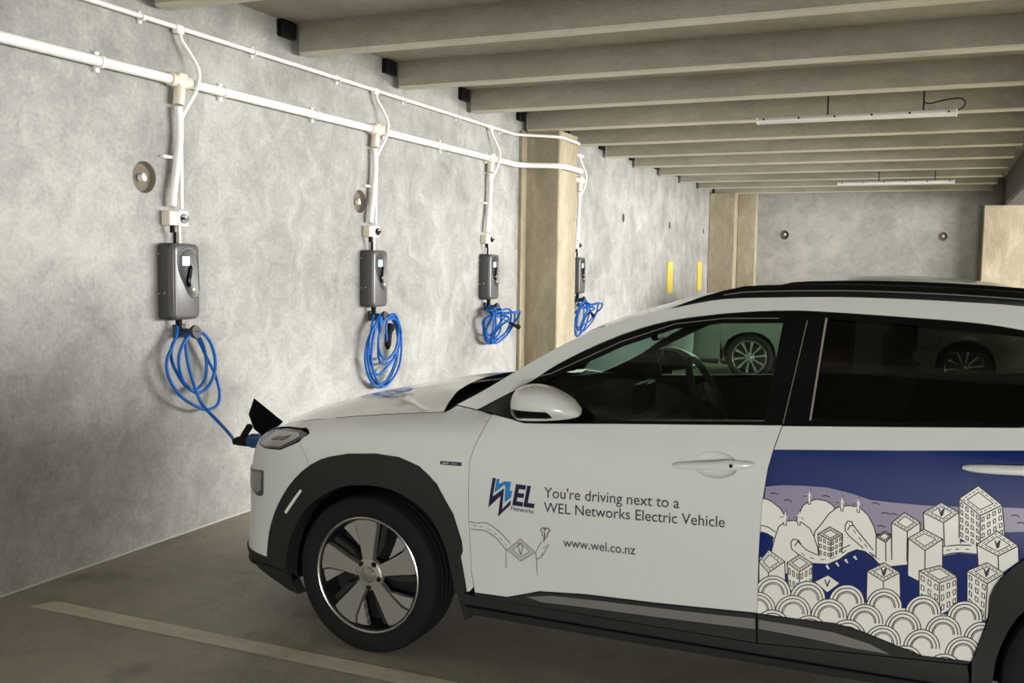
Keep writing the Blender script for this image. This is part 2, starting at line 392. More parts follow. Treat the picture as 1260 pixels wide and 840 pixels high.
for i, y0 in enumerate(CH):
    yt = y0+.14; yb = y0+.075
    t = MB().lathe([(.027, -.075), (.036, -.075), (.036, .075), (.027, .075)], 'y', (.045, yt, LZ), 16)
    t.box(.012, .078, yt-.036, yt+.036, LZ-.04, LZ+.042, .008); t.cyl((.045, yt, LZ-.04), (.045, yt-.01, LZ-.13), .031, 14)
    t.obj('tee_fitting', 'cream', big)
    MB().tube(catmull([(.045, yt-.01, LZ-.14), (.045, yt-.004, LZ-.3), (.045, yb+.03, LZ-.5), (.045, yb+.006, LZ-.62), (.045, yb, 1.86)], 5), .0215, 12).obj('drop_pipe', 'pvc', big)
    MB().box(.0, .03, yb-.045, yb+.03, 2.12, 2.135).obj('pipe_clip', 'pvc', big)
    yf = y0+.155
    MB().box(.008, .05, yf-.03, yf+.03, UZ-.03, UZ+.018, .006).obj('tee_fitting', 'pvc', thin)
    MB().tube(catmull([(.04, yf, UZ), (.045, yf+.005, UZ-.06), (.06, yf+.06, UZ-.13), (.085, yf+.095, UZ-.22), (.085, yf+.07, UZ-.33), (.06, yf+.0, UZ-.46), (.05, yf-.012, UZ-.55), (.045, yf-.010, 1.85)], 6), .011, 10).obj('flexible_drop', 'pvc', thin)

# ============================================================ chargers, isolators, cables
def rprism(y0, y1, z0, z1, r, xs):
    """rounded rectangle in the wall plane extruded along X; xs = [(x, shrink), ...]"""
    rings = []
    for x, d in xs:
        ring = []
        for cy, cz, a0 in ((y1-r, z1-r, 0), (y0+r, z1-r, 90), (y0+r, z0+r, 180), (y1-r, z0+r, 270)):
            for k in range(6):
                a = math.radians(a0+18*k); ring.append((x, cy+(r-d)*math.cos(a), cz+(r-d)*math.sin(a)))
        rings.append(ring)
    return MB().loft(rings)
where = ['nearest the camera', 'second along the wall', 'third along the wall, left of the pillar', 'beyond the pillar, farthest along the wall']
def make_charger(y0, lab):
    z0, z1 = 1.236, 1.658; y1 = y0+.213
    c = thing('wall_charger', (0, y0+.1, z0), lab, 'charger', 'wall chargers')
    rprism(y0, y1, z0, z1, .03, [(.0, .004), (.004, 0), (.072, 0), (.076, .003)]).obj('housing', 'chg_dark', c)
    fr = rprism(y0+.002, y1-.002, z0+.002, z1-.002, .034, [(.074, .002), (.09, 0), (.104, .003), (.112, .010), (.115, .019)]).obj('front_cover', 'chg_front', c)
    H = z1-z0; Wd = y1-y0
    pts = [(.45, .945), (.72, .93), (.86, .82), (.92, .55), (.92, .36), (.76, .285), (.54, .34), (.32, .51), (.17, .68), (.17, .85)]
    pl = [(y0+a*Wd, z0+b*H) for a, b in pts]; pl = [tuple(p) for p in catmull(pl, 4, True)]
    n = len(pl); cy = sum(p[0] for p in pl)/n; cz = sum(p[1] for p in pl)/n
    rg = [[(x, cy+(a-cy)*k, cz+(b-cz)*k) for a, b in pl] for x, k in ((.110, 1.0), (.1185, 1.0), (.1195, .96), (.1165, .90))]
    MB().loft(rg).obj('control_panel', 'chg_panel', fr)
    MB().box(.112, .1195, y0+.31*Wd, y0+.57*Wd, z0+.71*H, z0+.83*H, .001).obj('screen', 'screen', fr)
    MB().tube(catmull([(.118, y0+.60*Wd, z0+.72*H), (.121, y0+.56*Wd, z0+.60*H), (.121, y0+.50*Wd, z0+.50*H), (.118, y0+.55*Wd, z0+.43*H)], 4), [.004]+[.012]*11+[.004], 8).obj('indicator_strip', 'black_gloss', fr)
    MB().cyl((.112, y0+.72*Wd, z0+.40*H), (.1185, y0+.72*Wd, z0+.40*H), .008, 12).obj('button', 'led', fr)
    for x, z in ((.012, z0+.86*H), (.012, z0+.34*H), (.05, z0+.355*H)):
        MB().cyl((x, y0-.003, z), (x, y0+.004, z), .005, 8).obj('screw', 'screw', c)
    MB().cyl((.06, y0+.095, z0-.055), (.06, y0+.095, z0+.01), .016, 14, .019).obj('cable_gland', 'rubber', c)
    MB().cyl((.05, y0+.085, 1.655), (.05, y0+.085, 1.72), .009, 10).obj('top_gland', 'rubber', c)
    hk = MB().box(.0, .02, y0+.11, y0+.20, z0-.105, z0-.03, .004); hk.tube([(.01, y0+.155, z0-.075), (.09, y0+.155, z0-.075), (.125, y0+.155, z0-.05)], .024, 12)
    hk.cyl((.115, y0+.155, z0-.072), (.135, y0+.155, z0-.068), .036, 16); hk.obj('cable_hook', 'chg_dark', c)
    return c
def make_isolator(y0, lab):
    c = thing('isolator_switch', (0, y0+.08, 1.75), lab, 'switch', 'isolator switches')
    MB().box(.0, .062, y0+.032, y0+.104, 1.755, 1.835, .006).obj('junction_box', 'cream', c)
    MB().cyl((.05, y0+.065, 1.715), (.05, y0+.065, 1.755), .013, 12).obj('gland', 'rubber', c)
    s = MB().box(.0, .058, y0+.106, y0+.186, 1.752, 1.838, .006).obj('switch_box', 'offwhite', c)
    k = MB().cyl((.055, y0+.148, 1.795), (.066, y0+.148, 1.795), .028, 18); k.box(.064, .082, y0+.128, y0+.168, 1.789, 1.801, .002)
    k.obj('rotary_knob', 'black_gloss', s)
    MB().box(.066, .0665, y0+.150, y0+.162, 1.802, 1.812).obj('knob_mark', 'offwhite', s)
    MB().cyl((.03, y0+.140, 1.655), (.03, y0+.140, 1.755), .011, 10).obj('conduit_tail', 'pvc', c)
    return c
CHL = ['grey wall charger nearest the camera, its blue cable plugged into car', 'grey wall charger second from camera, above a long blue cable coil',
       'grey wall charger third from camera, just left of the pillar', 'grey wall charger farthest from camera, half hidden by the pillar']
ISL = ['cream isolator box pair above the charger nearest the camera', 'cream isolator box pair above the second charger', 'cream isolator box pair above the charger left of the pillar', 'cream isolator box pair above the charger beyond the pillar']
proto = make_charger(CH[0], CHL[0]); proto_i = make_isolator(CH[0], ISL[0])
for i in (1, 2, 3):
    d = (0, CH[i]-CH[0], 0)
    c = copy_tree(proto, None, d); c['label'] = CHL[i]
    c = copy_tree(proto_i, None, d); c['label'] = ISL[i]
# cable of the first charger, plugged into the car's nose
AX, CY = 1.866, 4.195
PLUG = (AX-.87, 3.862, .700)
k1 = thing('charging_cable', (.09, 4.3, .7), 'blue charging cable looped on the first charger and plugged into the car', 'cable', 'blue charging cables')
L1 = [(4.255, 1.20), (4.232, 1.15), (4.185, 1.085), (4.141, 1.027), (4.135, .96), (4.172, .881), (4.256, .799), (4.366, .74), (4.467, .708), (4.558, .725), (4.588, .793), (4.561, .901), (4.499, 1.006), (4.419, 1.130), (4.345, 1.172), (4.280, 1.155), (4.220, 1.096),
      (4.203, 1.022), (4.233, .943), (4.296, .859), (4.381, .817), (4.456, .851), (4.498, .936), (4.486, 1.036), (4.433, 1.123), (4.36, 1.165), (4.275, 1.14), (4.222, 1.07), (4.218, .99), (4.255, .905), (4.315, .85), (4.39, .838), (4.455, .88), (4.475, .96), (4.455, 1.06), (4.40, 1.14), (4.34, 1.165), (4.285, 1.14), (4.268, 1.092), (4.275, .984), (4.325, .832)]
X1 = [.06+.03*math.sin(i*.33)+.0012*i for i in range(len(L1))]
pth = [(.06, 4.265, 1.24)]+[(X1[i], a, b) for i, (a, b) in enumerate(L1)]+[(.165, 4.335, .752), (.30, 4.32, .660), (.46, 4.22, .615), (.62, 4.04, .628), (.72, 3.92, .668), (PLUG[0]-.20, 3.865, .682)]
MB().tube(catmull(pth, 6), .0095, 10).obj('cable', 'blue_cable', k1)
pb = MB().tube([(PLUG[0]-.235, 3.866, .678), (PLUG[0]-.21, 3.865, .682), (PLUG[0]-.17, 3.864, .686), (PLUG[0]-.13, 3.863, .690)], [.014, .022, .026, .030], 14)
cn = pb.obj('connector_grip', 'rubber', k1)
MB().tube([(PLUG[0]-.19, 3.864, .690), (PLUG[0]-.165, 3.862, .722), (PLUG[0]-.135, 3.861, .762), (PLUG[0]-.128, 3.861, .770)], [.014, .017, .017, .006], 10).obj('trigger_handle', 'rubber', cn)
MB().tube([(PLUG[0]-.135, 3.863, .690), (PLUG[0]-.12, 3.863, .691), (PLUG[0]-.02, 3.862, .698), (PLUG[0]+.03, 3.862, .70)], [.030, .036, .036, .036], 16).obj('connector_head', 'plug_blue', cn)
# coiled cables of the others
def coil(y0, lab, loops, plug, seed, pr=.036):
    rnd = random.Random(seed)
    c = thing('charging_cable', (.09, y0+.15, .8), lab, 'cable', 'blue charging cables')
    pts = [(.06, y0+.095, 1.19)]
    for (cy, cz, ry, rz, x0, x1, ph) in loops:
        for k in range(10):
            a = math.radians(ph+36*k); pts.append((x0+(x1-x0)*.5*(1+math.sin(a))+rnd.uniform(-.008, .008), y0+cy+ry*math.cos(a)+rnd.uniform(-.012, .012), cz+rz*math.sin(a)+rnd.uniform(-.012, .012)))
    pts.append(plug[0])
    MB().tube(catmull(pts, 5), .0095, 8).obj('cable', 'blue_cable', c)
    P0, P1, P2 = [np.array(p) for p in plug]
    g = MB().tube([tuple(P0), tuple(P0*.7+P1*.3), tuple(P1), tuple(P1*.4+P2*.6)], [.012, pr*.7, pr*.75, pr*.8], 12).obj('connector_grip', 'rubber', c)
    MB().tube([tuple(P1*.45+P2*.55), tuple(P2)], [pr, pr], 14).obj('connector_head', 'rubber', g)
    return c
coil(CH[1], 'blue charging cable in long hanging loops under the second charger', [(.19, .92, .22, .27, .07, .11, 150), (.21, .90, .21, .28, .09, .12, 150), (.18, .95, .20, .22, .07, .12, 150), (.24, .98, .17, .19, .08, .14, 150), (.20, .90, .23, .27, .06, .10, 150), (.22, .99, .15, .15, .10, .14, 150)],
     [(.12, CH[1]+.20, .915), (.125, CH[1]+.20, 1.02), (.125, CH[1]+.235, 1.10)], 1)
coil(CH[2], 'blue charging cable bundled under the charger left of the pillar', [(.12, 1.00, .15, .16, .08, .14, 150), (.16, .96, .20, .15, .10, .26, 120), (.06, .99, .13, .17, .08, .10, 150), (.20, 1.00, .17, .13, .10, .32, 140), (.08, 1.03, .17, .13, .08, .16, 150), (.16, .99, .24, .17, .06, .22, 150), (.02, 1.0, .10, .14, .1, .1, 150)],
     [(.20, CH[2]+.26, 1.02), (.24, CH[2]+.30, .99), (.26, CH[2]+.36, .97)], 2, .022)
coil(CH[3], 'blue charging cable bundled under the charger beyond the pillar', [(.12, .98, .15, .17, .08, .14, 150), (.17, .96, .20, .17, .10, .26, 120), (.08, .93, .15, .19, .08, .10, 150), (.20, 1.00, .17, .14, .10, .32, 140), (.10, 1.00, .17, .15, .08, .16, 150), (.14, .93, .22, .19, .06, .16, 150)],
     [(.16, CH[3]+.26, 1.02), (.17, CH[3]+.30, 1.0), (.175, CH[3]+.34, .97)], 3, .020)

# ============================================================ suspended batten lamps
def batten(x0, x1, y, z, zt, lab, rods):
    c = thing('batten_lamp', ((x0+x1)/2, y, z), lab, 'lamp', 'suspended batten lamps')
    MB().box(x0, x1, y-.042, y+.042, z+.020, z+.044, .006).obj('lamp_body', 'tin', c)
    MB().loft([[(x, y-.045, z+.022), (x, y-.042, z+.008), (x, y-.025, z-.002), (x, y+.025, z-.002), (x, y+.042, z+.008), (x, y+.045, z+.022)] for x in (x0+.012, x1-.012)]).obj('diffuser', 'tube', c)
    for x in (x0, x1-.012): MB().box(x, x+.012, y-.048, y+.048, z-.003, z+.046, .003).obj('end_cap', 'tube', c)
    for k in range(6):
        x = x0+.06+(x1-x0-.12)*k/5; MB().box(x-.007, x+.007, y-.050, y-.043, z+.020, z+.036, .002).obj('clip', 'black_metal', c)
    for x in rods: MB().cyl((x, y, z+.04), (x, y, zt), .006, 8).obj('hanger_rod', 'black_metal', c)
    return c
b1 = batten(2.485, 3.988, 8.33, 2.745, 3.11, 'long suspended batten lamp hanging between the ceiling beams, nearer of two', (3.04, 3.748))
MB().tube(catmull([(3.748, 8.33, 2.86), (3.79, 8.335, 2.845), (3.88, 8.34, 2.865), (4.0, 8.335, 2.875), (4.04, 8.33, 2.84), (4.02, 8.33, 2.80), (3.985, 8.33, 2.785)], 5), .005, 6).obj('lamp_flex', 'rubber', b1)
batten(2.54, 4.045, 14.65, 2.735, 3.11, 'short-looking batten lamp hanging far back under the beams, farther of two', (3.08, 3.80))

# ============================================================ car body surface
# ---- car side surface -------------------------------------------------------
PLAN = [(-.86,0),(-.858,.18),(-.852,.34),(-.835,.49),(-.775,.615),(-.685,.715),(-.52,.795),(-.28,.842),(-.02,.860),(.3,.870),(.8,.876),
        (1.4,.878),(2.0,.875),(2.5,.866),(2.85,.838),(3.10,.780),(3.24,.690),(3.31,.55),(3.345,.35),(3.355,.15),(3.36,0)]
def _dense(pts, n=24):
    P=[np.array(p,float) for p in pts]
    P=[P[0]*[1,1]-(P[1]-P[0])*[1,1]]+P+[P[-1]+(P[-1]-P[-2])]
    P[0]=np.array([pts[1][0],-pts[1][1]]); P[-1]=np.array([pts[-2][0],-pts[-2][1]])
    out=[]
    for i in range(1,len(P)-2):
        p0,p1,p2,p3=P[i-1:i+3]
        for k in range(n):
            t=k/n
            out.append(.5*((2*p1)+(-p0+p2)*t+(2*p0-5*p1+4*p2-p3)*t*t+(-p0+3*p1-3*p2+p3)*t**3))
    out.append(P[-2]); return np.array(out)
_D=_dense(PLAN); _S=np.concatenate([[0],np.cumsum(np.linalg.norm(np.diff(_D,axis=0),axis=1))])
_i0=np.argmin(abs(_D[:len(_D)//2,0])); _S=_S-_S[_i0]+_D[_i0,0]
S0,S1=_S[0],_S[-1]
_T=np.gradient(_D,axis=0); _T/=np.linalg.norm(_T,axis=1)[:,None]
def base(s):
    p=np.array([np.interp(s,_S,_D[:,0]),np.interp(s,_S,_D[:,1])])
    t=np.array([np.interp(s,_S,_T[:,0]),np.interp(s,_S,_T[:,1])]); t/=np.linalg.norm(t)
    return p,np.array([-t[1],t[0]])        # outward normal
_G={}
def hermite(x,xs,ys):
    xs=np.asarray(xs);ys=np.asarray(ys)
    if x<=xs[0]: return ys[0]+(x-xs[0])*(ys[1]-ys[0])/(xs[1]-xs[0])
    if x>=xs[-1]: return ys[-1]+(x-xs[-1])*(ys[-1]-ys[-2])/(xs[-1]-xs[-2])
    i=int(np.searchsorted(xs,x))-1; i=max(0,min(len(xs)-2,i))
    key=(tuple(xs),tuple(ys)); m=_G.get(key)
    if m is None: m=_G[key]=np.gradient(ys,xs)
    h=xs[i+1]-xs[i]; t=(x-xs[i])/h
    return (2*t**3-3*t*t+1)*ys[i]+(t**3-2*t*t+t)*h*m[i]+(-2*t**3+3*t*t)*ys[i+1]+(t**3-t*t)*h*m[i+1]
def sm(a,b,x):
    t=max(0,min(1,(x-a)/(b-a))); return t*t*(3-2*t)
DZ=[.10,.17,.22,.27,.34,.44,.55,.65,.73,.82,.92,1.00,1.05,1.15,1.25,1.35,1.45,1.55]
DO=[-.10,-.050,-.020,-.004,-.004,-.002,.008,.017,.020,.014,.000,-.020,-.038,-.080,-.124,-.170,-.222,-.290]
FZ=[.10,.17,.22,.28,.40,.55,.68,.76,.82,.88,.95,1.05,1.5]
FO=[-.16,-.065,-.012,.010,.002,.00,-.010,-.03,-.06,-.10,-.16,-.26,-.8]
def off(s,z):
    wf=1-sm(-.80,-.30,s); wr=sm(3.0,3.3,s)
    o=hermite(z,DZ,DO)*(1-wf)+hermite(z,FZ,FO)*wf
    # fender shoulder bulge over the front axle, haunch over the rear
    o+=.018*math.exp(-((s-0.0)/.38)**2)*math.exp(-((z-.62)/.22)**2)
    o+=.022*math.exp(-((s-2.6)/.42)**2)*math.exp(-((z-.66)/.24)**2)
    # fender shoulder rounding towards the hood edge
    zs=shoulder(s)
    if s<.62:
        k=max(0,min(1.15,(z-(zs-.085))/.085)); o-=.075*(1-math.sqrt(max(0,1-min(k,1)**2)))*(1-sm(.40,.62,s))
    return o
SHS=[-1.75,-1.45,-1.25,-1.05,-.85,-.6,-.35,-.1,.2,.45,.62]
SHZ=[.775,.778,.785,.797,.818,.860,.905,.942,.978,1.000,1.01]
def shoulder(s): return hermite(s,SHS,SHZ)

CAR = dict(ax=AX, cy=CY, sx=1., sz=1.)
def S(s, z, d=0., side=-1):
    p, n = base(s); q = p+n*(off(s, z)+d)
    return (CAR['ax']+q[0]*CAR['sx'], CAR['cy']+side*q[1], z*CAR['sz'])
def panel(name, outline, mat, parent, holes=(), d=0., side=-1, thick=.012, gap=.0028, grid=.04, h=.03, label=None):
    ol = densify(inset(outline, gap) if gap else outline, h); hs = [densify(q, h) for q in holes]
    v, f = fill2d(ol, hs, grid); V = [S(a, b, d, side) for a, b in v]; F = list(f)
    if thick:
        for lp in [ol]+hs:
            n0 = len(V); n = len(lp)
            V += [S(a, b, d, side) for a, b in lp]+[S(a, b, d-thick, side) for a, b in lp]
            F += [(n0+i, n0+(i+1) % n, n0+n+(i+1) % n, n0+n+i) for i in range(n)]
    o = obj(name, V, F, mat, parent, 50)
    if label: o['label'] = label
    return o
def ribbon(pts, w):
    """quads along a 2-D polyline"""
    out = []
    for i in range(len(pts)-1):
        a = np.array(pts[i], float); b = np.array(pts[i+1], float); t = b-a; l = np.linalg.norm(t)
        if l < 1e-6: continue
        t /= l; n = np.array([-t[1], t[0]])*w/2; a = a-t*w*.3; b = b+t*w*.3
        out.append([tuple(a+n), tuple(a-n), tuple(b-n), tuple(b+n)])
    return out
def paint_mesh(items, grid=.04):
    """painter's-order flat print: items = [(slot, polygon)]; later ones on top; the first is the clip"""
    V = []; F = []
    for _, p in items:
        if sum(p[i][0]*p[(i+1) % len(p)][1]-p[(i+1) % len(p)][0]*p[i][1] for i in range(len(p))) < 0: p = p[::-1]
        n0 = len(V); V += p; F.append(list(range(n0, n0+len(p))))
    xs = [p[0] for p in items[0][1]]; ys = [p[1] for p in items[0][1]]
    x = min(xs)
    while x < max(xs):
        y = min(ys)
        while y < max(ys): V.append((x, y)); y += grid
        x += grid
    r = delaunay_2d_cdt([Vector(p) for p in V], [], F, 0, 1e-6)
    ff = []; mi = []
    for f, of in zip(r[2], r[5]):
        if of and 0 in of: ff.append(tuple(f)); mi.append(items[max(of)][0])
    return [(v[0], v[1]) for v in r[0]], ff, mi

RT = [(.339, 1.017), (.56, 1.143), (.732, 1.249), (.856, 1.316), (.98, 1.365), (1.072, 1.393), (1.225, 1.432), (1.353, 1.456), (1.524, 1.466), (1.745, 1.473), (1.957, 1.472), (2.157, 1.466), (2.313, 1.458), (2.7, 1.425), (3.0, 1.38), (3.2, 1.335)]
DT = [(.435, 1.005), (.643, 1.115), (.764, 1.199), (.948, 1.297), (1.109, 1.358), (1.252, 1.389), (1.432, 1.411), (1.59, 1.421), (1.737, 1.419), (1.947, 1.411), (2.147, 1.401), (2.306, 1.383), (2.6, 1.335), (2.9, 1.25)]
BELT = [(.532, 1.002), (.61, .994), (.664, .983), (.751, .988), (1.026, 1.008), (1.594, 1.045), (1.966, 1.067), (2.309, 1.09)]
SEAMF = [(.522, 1.0), (.503, .945), (.475, .882), (.459, .829), (.459, .725), (.458, .598), (.461, .402), (.477, .314)]
SEAMB = [(1.54, .403), (1.541, .607), (1.547, .787), (1.56, .903), (1.574, .965), (1.596, 1.043)]
CLAD = [(.477, .314), (.613, .317), (.68, .338), (.743, .359), (.926, .375), (1.196, .384), (1.538, .402)]
CLADR = [(1.54, .403), (1.679, .405), (1.79, .409), (1.871, .397), (1.974, .368), (2.057, .345), (2.2, .351)]
AOUT = [(-.544, .299), (-.533, .413), (-.464, .543), (-.345, .677), (-.217, .767), (-.086, .803), (.045, .816), (.153, .812), (.246, .785), (.323, .727), (.393, .615), (.424, .51), (.426, .47), (.417, .448), (.442, .312)]
AIN = [(-.433, .253), (-.403, .39), (-.321, .522), (-.217, .61), (-.111, .667), (.004, .69), (.113, .689), (.219, .656), (.305, .591), (.357, .488), (.383, .383), (.40, .306)]
ROUT = [(2.2, .351), (2.221, .425), (2.24, .505), (2.241, .572), (2.266, .634), (2.327, .707), (2.42, .77), (2.52, .805), (2.64, .81), (2.76, .79), (2.87, .73), (2.94, .65), (2.985, .55), (3.0, .42), (3.02, .33)]
RIN = [(2.262, .30), (2.275, .40), (2.32, .52), (2.40, .61), (2.49, .665), (2.6, .69), (2.71, .675), (2.80, .62), (2.88, .53), (2.93, .40), (2.95, .30)]
GLF = [(.745, 1.0), (1.026, 1.018), (1.535, 1.052), (1.565, 1.378), (1.357, 1.37), (1.187, 1.344), (.994, 1.272), (.734, 1.142), (.715, 1.12)]
GLR = [(1.69, 1.068), (2.3, 1.098), (2.55, 1.12), (2.72, 1.18), (2.62, 1.29), (2.306, 1.36), (1.947, 1.388), (1.712, 1.397)]
def smooth2(p, n=4): return [tuple(q) for q in catmull(p, n)]
AIN = smooth2(AIN, 3); RIN = smooth2(RIN, 3)
AOC = smooth2(AOUT[:11], 3)+AOUT[11:]; ROC = smooth2(ROUT, 3)
def rt(s): return hermite(s, [p[0] for p in RT], [p[1] for p in RT])
def loft_top(name, edge, bow, crown, power, mat, parent, nw=17):
    """surface between the left and right copies of an edge curve; edge = [(s,z)]"""
    V = []; F = []
    for i, (s, z) in enumerate(edge):
        L_ = S(s, z, -.004, -1); ve = abs(L_[1]-CAR['cy'])
        for k in range(nw):
            w = -1+2*k/(nw-1); V.append((L_[0]-bow[i]*(1-w*w)*CAR['sx'], CAR['cy']+w*ve, L_[2]+crown[i]*CAR['sz']*(1-abs(w)**power)))
    for i in range(len(edge)-1):
        for k in range(nw-1): a = i*nw+k; F.append((a, a+1, a+nw+1, a+nw))
    return obj(name, V, F, mat, parent, 60)

# ------------------------------------------------------------ wheels
WR, RR, WW = .322, .236, .205
def tyre_mesh(name):
    w = WW/2
    prof = [(RR-.012, -w*.80), (RR+.004, -w*.93), (RR+.02, -w*1.0), (RR+.045, -w*1.02), (RR+.062, -w*.97), (WR-.010, -w*.88), (WR-.002, -w*.72)]
    for g in (-.50, -.18, .18, .50):
        prof += [(WR, w*(g-.07)), (WR-.008, w*(g-.06)), (WR-.008, w*(g+.06)), (WR, w*(g+.07))]
    prof += [(WR-.002, w*.72), (WR-.010, w*.88), (WR-.025, w*1.0), (RR+.02, w*1.0), (RR-.012, w*.8)]
    return MB().lathe(prof, 'y', n=72)
def polar_plate(pts_rt, y0, y1, bev=.003):
    p = [(r*math.cos(math.radians(t)), r*math.sin(math.radians(t))) for r, t in pts_rt]
    q = inset(p, bev)
    return [[(a, y1, b) for a, b in p], [(a, y0+bev, b) for a, b in p], [(a, y0, b) for a, b in q]]
def make_wheel(parent, loc, flip, kind, phase, name='wheel'):
    """wheel with its axis along Y, outer face towards -Y"""
    w = WW/2
    # rim barrel and bright lip
    b = MB().lathe([(RR-.002, -w*.86), (RR-.012, -w*.84), (RR-.018, -w*.6), (RR-.03, -.02), (RR-.035, .06), (RR-.01, w*.8), (RR-.002, w*.82)], 'y', n=64)
    b.lathe([(RR-.03, -.005), (.03, .0), (.0005, .0)], 'y', n=48)
    wh = obj(name, b.v, b.f, 'rim_dark', None, 40); wh.location = loc; wh.rotation_euler = (0, 0, math.pi if flip else 0)
    wh.parent = parent; wh.matrix_parent_inverse = Matrix.Translation(-ROOT[parent.name])
    ty = tyre_mesh('tyre'); obj('tyre', ty.v, ty.f, 'tyre', wh, 30)
    lip = MB().lathe([(RR-.009, -w*.84), (RR-.007, -w*.90), (RR-.003, -w*.92), (RR+.001, -w*.90), (RR+.001, -w*.84)], 'y', n=64); obj('rim_lip', lip.v, lip.f, 'rim_edge', wh, 40)
    yo = -w*.78
    if kind == 'aero':
        for k in range(5):
            t = phase+72*k
            tt = [(.048, t-24), (.075, t-20), (.13, t-16), (.19, t-15), (RR-.016, t-14), (RR-.012, t-7), (RR-.012, t+1), (RR-.012, t+9), (RR-.016, t+16), (.19, t+13), (.13, t+14), (.085, t+18), (.048, t+26)]
            m = MB().loft(polar_plate(tt, yo, yo+.03)); sp = obj('spoke', m.v, m.f, 'rim', wh, 25)
            pp = [(.115, t+17), (.19, t+15), (RR-.016, t+17), (RR-.018, t+24), (RR-.022, t+31), (.175, t+27)]
            m = MB().loft(polar_plate(pp, yo+.008, yo+.03)); obj('perforated_insert', m.v, m.f, 'perforated', sp, 25) if False else obj('perforated_insert', m.v, m.f, 'perforated', wh, 25)
            pp = [(.07, t-26), (.13, t-20), (RR-.02, t-17), (RR-.022, t-24), (.13, t-31)]
            m = MB().loft(polar_plate(pp, yo+.024, yo+.05)); obj('inner_blade', m.v, m.f, 'clad', wh, 25)
    else:
        for k in range(10):
            t = phase+36*k
            tt = [(.05, t-12), (.12, t-5.5), (RR-.016, t-5.5), (RR-.016, t+5.5), (.12, t+5.5), (.05, t+12)]
            m = MB().loft(polar_plate(tt, yo+.006, yo+.035)); obj('spoke', m.v, m.f, 'rim_edge', wh, 25)
    hubm = MB().lathe([(.066, yo+.02), (.064, yo+.002), (.058, yo-.002), (.034, yo-.004), (.034, yo+.01), (.0005, yo+.01)], 'y', n=40); obj('hub', hubm.v, hubm.f, 'rim', wh, 30)
    cap = MB().lathe([(.033, yo+.012), (.033, yo-.006), (.029, yo-.010), (.0005, yo-.013)], 'y', n=32); obj('centre_cap', cap.v, cap.f, 'rim_edge', wh, 30)
    for k in range(5):
        a = math.radians(phase+36+72*k); x, z = .05*math.cos(a), .05*math.sin(a)
        n_ = MB().cyl((x, yo+.01, z), (x, yo-.003, z), .0125, 10); n_.cyl((x, yo-.003, z), (x, yo-.008, z), .008, 6)
        obj('lug_nut', n_.v, n_.f, 'rim_dark', wh, 30)
    return wh

def wheel_well(parent, u, side):
    y1 = CAR['cy']+side*.80; y0 = CAR['cy']+side*.50
    mb = MB(); R0 = .425; a = [math.radians(t) for t in range(-6, 194, 6)]
    rings = [[(CAR['ax']+u*CAR['sx']+R0*math.cos(t), y, .300+R0*math.sin(t)) for t in a] for y in (y1, (y0+y1)/2, y0)]
    mb.loft(rings, False, False)
    n0 = [(CAR['ax']+u*CAR['sx']+R0*math.cos(t), y0, .300+R0*math.sin(t)) for t in a]
    mb.add(n0, [tuple(range(len(n0)))]); return mb.obj('wheel_well', 'black_matt', parent)

# ------------------------------------------------------------ white electric car
car = thing('car', (AX+1.3, CY, 0), 'white electric hatchback with printed city livery, parked nose to the wall', 'car')
SHELL = [(S0, .20), (-.45, .20)]+AIN+[(.42, .22), (2.24, .22)]+RIN+[(3.1, .24), (S1, .30), (S1, .98), (3.0, 1.05), (2.7, 1.13)]+BELT[::-1]+[(.435, 1.0)]
SHELL = SHELL+[(s, shoulder(s)-.012) for s in (.33, .2, 0, -.2, -.4, -.6, -.8, -1.0, -1.2)]+[(S0, .765)]
Sh = [(s, shoulder(s)) for s in np.linspace(-.335, .30, 12)]
DRL = [(-.80, .772), (-.612, .763), (-.466, .778), (-.37, .817), (-.31, .852), (-.302, .863), (-.361, .871), (-.47, .862), (-.606, .841), (-.80, .803)]
FEND = SEAMF[:-1]+[(.472, .335), (.455, .314)]+AOUT[::-1][:-4]+[(-.285, .724), (-.285, .754), (-.345, .825), (-.33, .842), (-.296, .862), (-.31, .874), (-.335, .880)]+Sh+[(.339, 1.013), (.435, 1.004)]
LIPB = [(-.335, .880), (-.361, .875), (-.47, .866), (-.606, .845), (-.80, .806), (-1.0, .785), (-1.2, .775), (S0, .765)]
LIP = [(S0, shoulder(S0))]+[(s, shoulder(s)) for s in np.linspace(-1.3, -.335, 16)]+LIPB
BUMP = [(S0, .763), (-1.2, .772), (-1.0, .782), (-.82, .80), (-.82, .770), (-.612, .760), (-.466, .776), (-.37, .814), (-.345, .825), (-.285, .754), (-.285, .724), (-.345, .677), (-.464, .543), (-.533, .413), (-.544, .299), (-.545, .293), (-.718, .292), (-1.0, .297), (S0, .297)]
HEAD = [(-.86, .648), (-.718, .652), (-.594, .669), (-.585, .655), (-.59, .563), (-.605, .552), (-.646, .545), (-.705, .556), (-.84, .575)]
LOWB = [(S0, .297), (-1.0, .297), (-.718, .292), (-.545, .293), (-.426, .277), (-.43, .20), (-.45, .13), (-.55, .125), (-.7, .14), (S0, .15)]
DLO = [DT[0]]+smooth2(DT, 3)[1:]+[(2.8, 1.19), (2.6, 1.12)]+BELT[::-1]
SPLIT = 1.622
RAILP = smooth2(RT, 3)+[(2.9, 1.25)]+smooth2(DT, 3)[::-1][1:]
QUART = [(2.309, 1.09), (2.6, 1.12), (2.8, 1.19), (2.9, 1.25), (3.2, 1.335), (3.32, 1.20), (3.36, .98), (3.30, .60), (3.20, .36), (3.02, .34)]+ROUT[::-1][:-9]+[(2.392, .752), (2.392, .9), (2.42, 1.03), (2.40, 1.093)]
